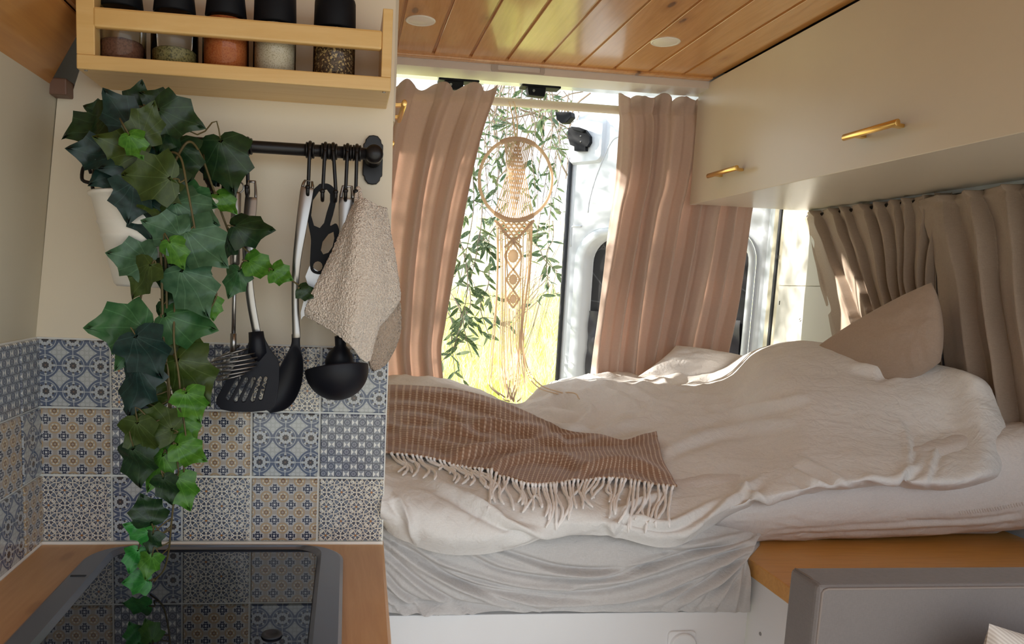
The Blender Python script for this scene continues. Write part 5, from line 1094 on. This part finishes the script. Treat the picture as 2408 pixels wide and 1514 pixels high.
def twig(pts, r, n, step, size, single=False, part=True):
    p = path(pts, n); b = B() if part else twig_all; b.tube(p, np.linspace(r, r*.4, n), 5)
    d_ = np.gradient(p, axis=0); L = 0; st = step*rg.uniform(.6, 1.4)
    for i in range(1, n):
        L += np.linalg.norm(p[i]-p[i-1])
        if L > st:
            L = 0; st = step*rg.uniform(.5, 1.7); t = d_[i]/np.linalg.norm(d_[i])
            if single and rg.random() < .45:      # a short side shoot with its own leaves
                q = t*.4+np.array([rg.uniform(-1, 1), rg.uniform(-.6, .6), rg.uniform(-.6, .4)]); q /= np.linalg.norm(q); l = rg.uniform(.06, .15)
                e = p[i]+q*l+np.array([0, 0, -.02]); b.tube(path([p[i], p[i]+q*l*.5, e], 6), .0012, 4)
                for k in range(3):
                    o_ = p[i]+(e-p[i])*(.35+.3*k)
                    for s in (-1, 1):
                        if rg.random() < .8: add_leaf(o_, q*.6+np.array([rg.uniform(-1, 1), rg.uniform(-.7, .7), rg.uniform(-.9, .5)]), size*rg.uniform(.6, 1.15), rg.random() < .7)
            for s in (-1, 1):
                if rg.random() < .6:
                    side = np.array([s*rg.uniform(.4, 1.2), rg.uniform(-.8, .8), rg.uniform(-.7, .6)]); add_leaf(p[i], t*rg.uniform(.2, .9)+side*.8, size*rg.uniform(.6, 1.2), single and rg.random() < .75)
    if part: put('branch', b, bm_, ol, smooth=True)
# twigs (pixel of the free end, depth) droop from the crown above
for (x0, y0, x1, y1, x2, y2, Y, sg) in [(1128, 200, 1090, 420, 1062, 560, 3.2, 1), (1180, 190, 1140, 330, 1150, 480, 3.4, 1), (1100, 330, 1110, 520, 1075, 690, 3.1, 1), (1230, 190, 1195, 330, 1155, 480, 3.3, 1), (1130, 420, 1120, 600, 1095, 700, 3.0, 1), (1080, 560, 1098, 690, 1082, 770, 2.9, 1), (1105, 680, 1090, 760, 1110, 840, 2.9, 1),
     (1060, 690, 1085, 760, 1062, 830, 2.95, 1), (1290, 200, 1290, 380, 1262, 560, 3.3, 1), (1315, 250, 1300, 420, 1285, 640, 3.5, 1), (1270, 190, 1250, 340, 1262, 470, 3.6, 1), (1240, 560, 1280, 610, 1312, 640, 3.3, 1), (1300, 520, 1285, 600, 1290, 690, 3.4, 1), (1180, 480, 1150, 560, 1160, 640, 3.3, 1), (1150, 620, 1130, 720, 1150, 790, 3.0, 1), (1048, 720, 1062, 800, 1070, 880, 3.0, 1)]:
    twig([PY(x0, y0, Y+.35), PY((x0+x1)/2+8, (y0+y1)/2, Y+.15), PY(x1, y1, Y), PY(x2, y2, Y)], .0035, 40, .05, .068, True)
for i in range(60):
    Y = rg.uniform(3.6, 6); x0 = rg.uniform(1020, 1340); y0 = rg.uniform(150, 260); x1 = x0+rg.uniform(-70, 50); y1 = y0+rg.uniform(80, 380); xm = (x0+x1)/2+rg.uniform(-35, 35)
    twig([PY(x0, y0, Y), PY(xm, (y0*.6+y1*.4), Y), PY(x1, y1, Y)], .0035, 26, .085, .06, False, False)
for i in range(70):
    Y = rg.uniform(4, 6.5); x0 = rg.uniform(1030, 1430); y0 = rg.uniform(170, 330); x1 = x0+rg.uniform(-110, 110); y1 = y0+rg.uniform(-60, 150)
    twig_all.tube(path([PY(x0, y0, Y), PY((x0+x1)/2+rg.uniform(-15, 15), (y0+y1)/2+rg.uniform(-15, 15), Y), PY(x1, y1, Y)], 8), rg.uniform(.002, .006), 4)
for i in range(26):
    Y = rg.uniform(3.4, 4.5); x0 = rg.uniform(1230, 1322); y0 = rg.uniform(560, 700); x1 = x0-rg.uniform(20, 110); y1 = y0+rg.uniform(40, 150)
    twig_all.tube(path([PY(x0, y0, Y), PY((x0+x1)/2, (y0+y1)/2+rg.uniform(-20, 20), Y), PY(x1, y1, Y)], 8), rg.uniform(.0012, .0022), 4)
# crown on the sun side, above and left of the doorway
base = np.array(ol.location); trunk = [base+[0, 0, -.1], base+[.1, 0, .7], base+[-.05, .1, 1.3], base+[.25, -.1, 2.0]]
put('trunk', B().tube(path(trunk, 20), np.linspace(.13, .06, 20), 10), bm_, ol, smooth=True)
for i in range(330):
    t = rg.uniform(1.5, 3.2); c = np.array([rg.uniform(.3, 1.3), rg.uniform(1.95, 2.75), rg.uniform(.95, 2.0)])-np.array(SUN)*t*1.13+np.array([0, .1, .15])
    if c[0] > .2 or c[1] < 2.95 or c[2] < 1.2: continue
    d = np.array([rg.uniform(-1, 1), rg.uniform(-1, 1), rg.uniform(-1.3, .3)]); d /= np.linalg.norm(d); L = rg.uniform(.4, .8)
    twig([c, c+d*L*.5+[0, 0, -.05], c+d*L+[0, 0, -.2]], .004, 16, .045, .065, False, False)
for i in range(9):
    e = np.array([rg.uniform(-2.4, -.2), rg.uniform(3.4, 4.8), rg.uniform(2.4, 3.5)]); m_ = (trunk[-1]+e)/2+[0, 0, .1]; put('branch', B().tube(path([trunk[-1], m_, e], 12), np.linspace(.04, .012, 12), 7), bm_, ol, smooth=True)
o = put('twigs', twig_all, bm_, ol, recalc=False); o['kind'] = 'stuff'
o = put('foliage', stuff, om, ol, recalc=False); o['kind'] = 'stuff'
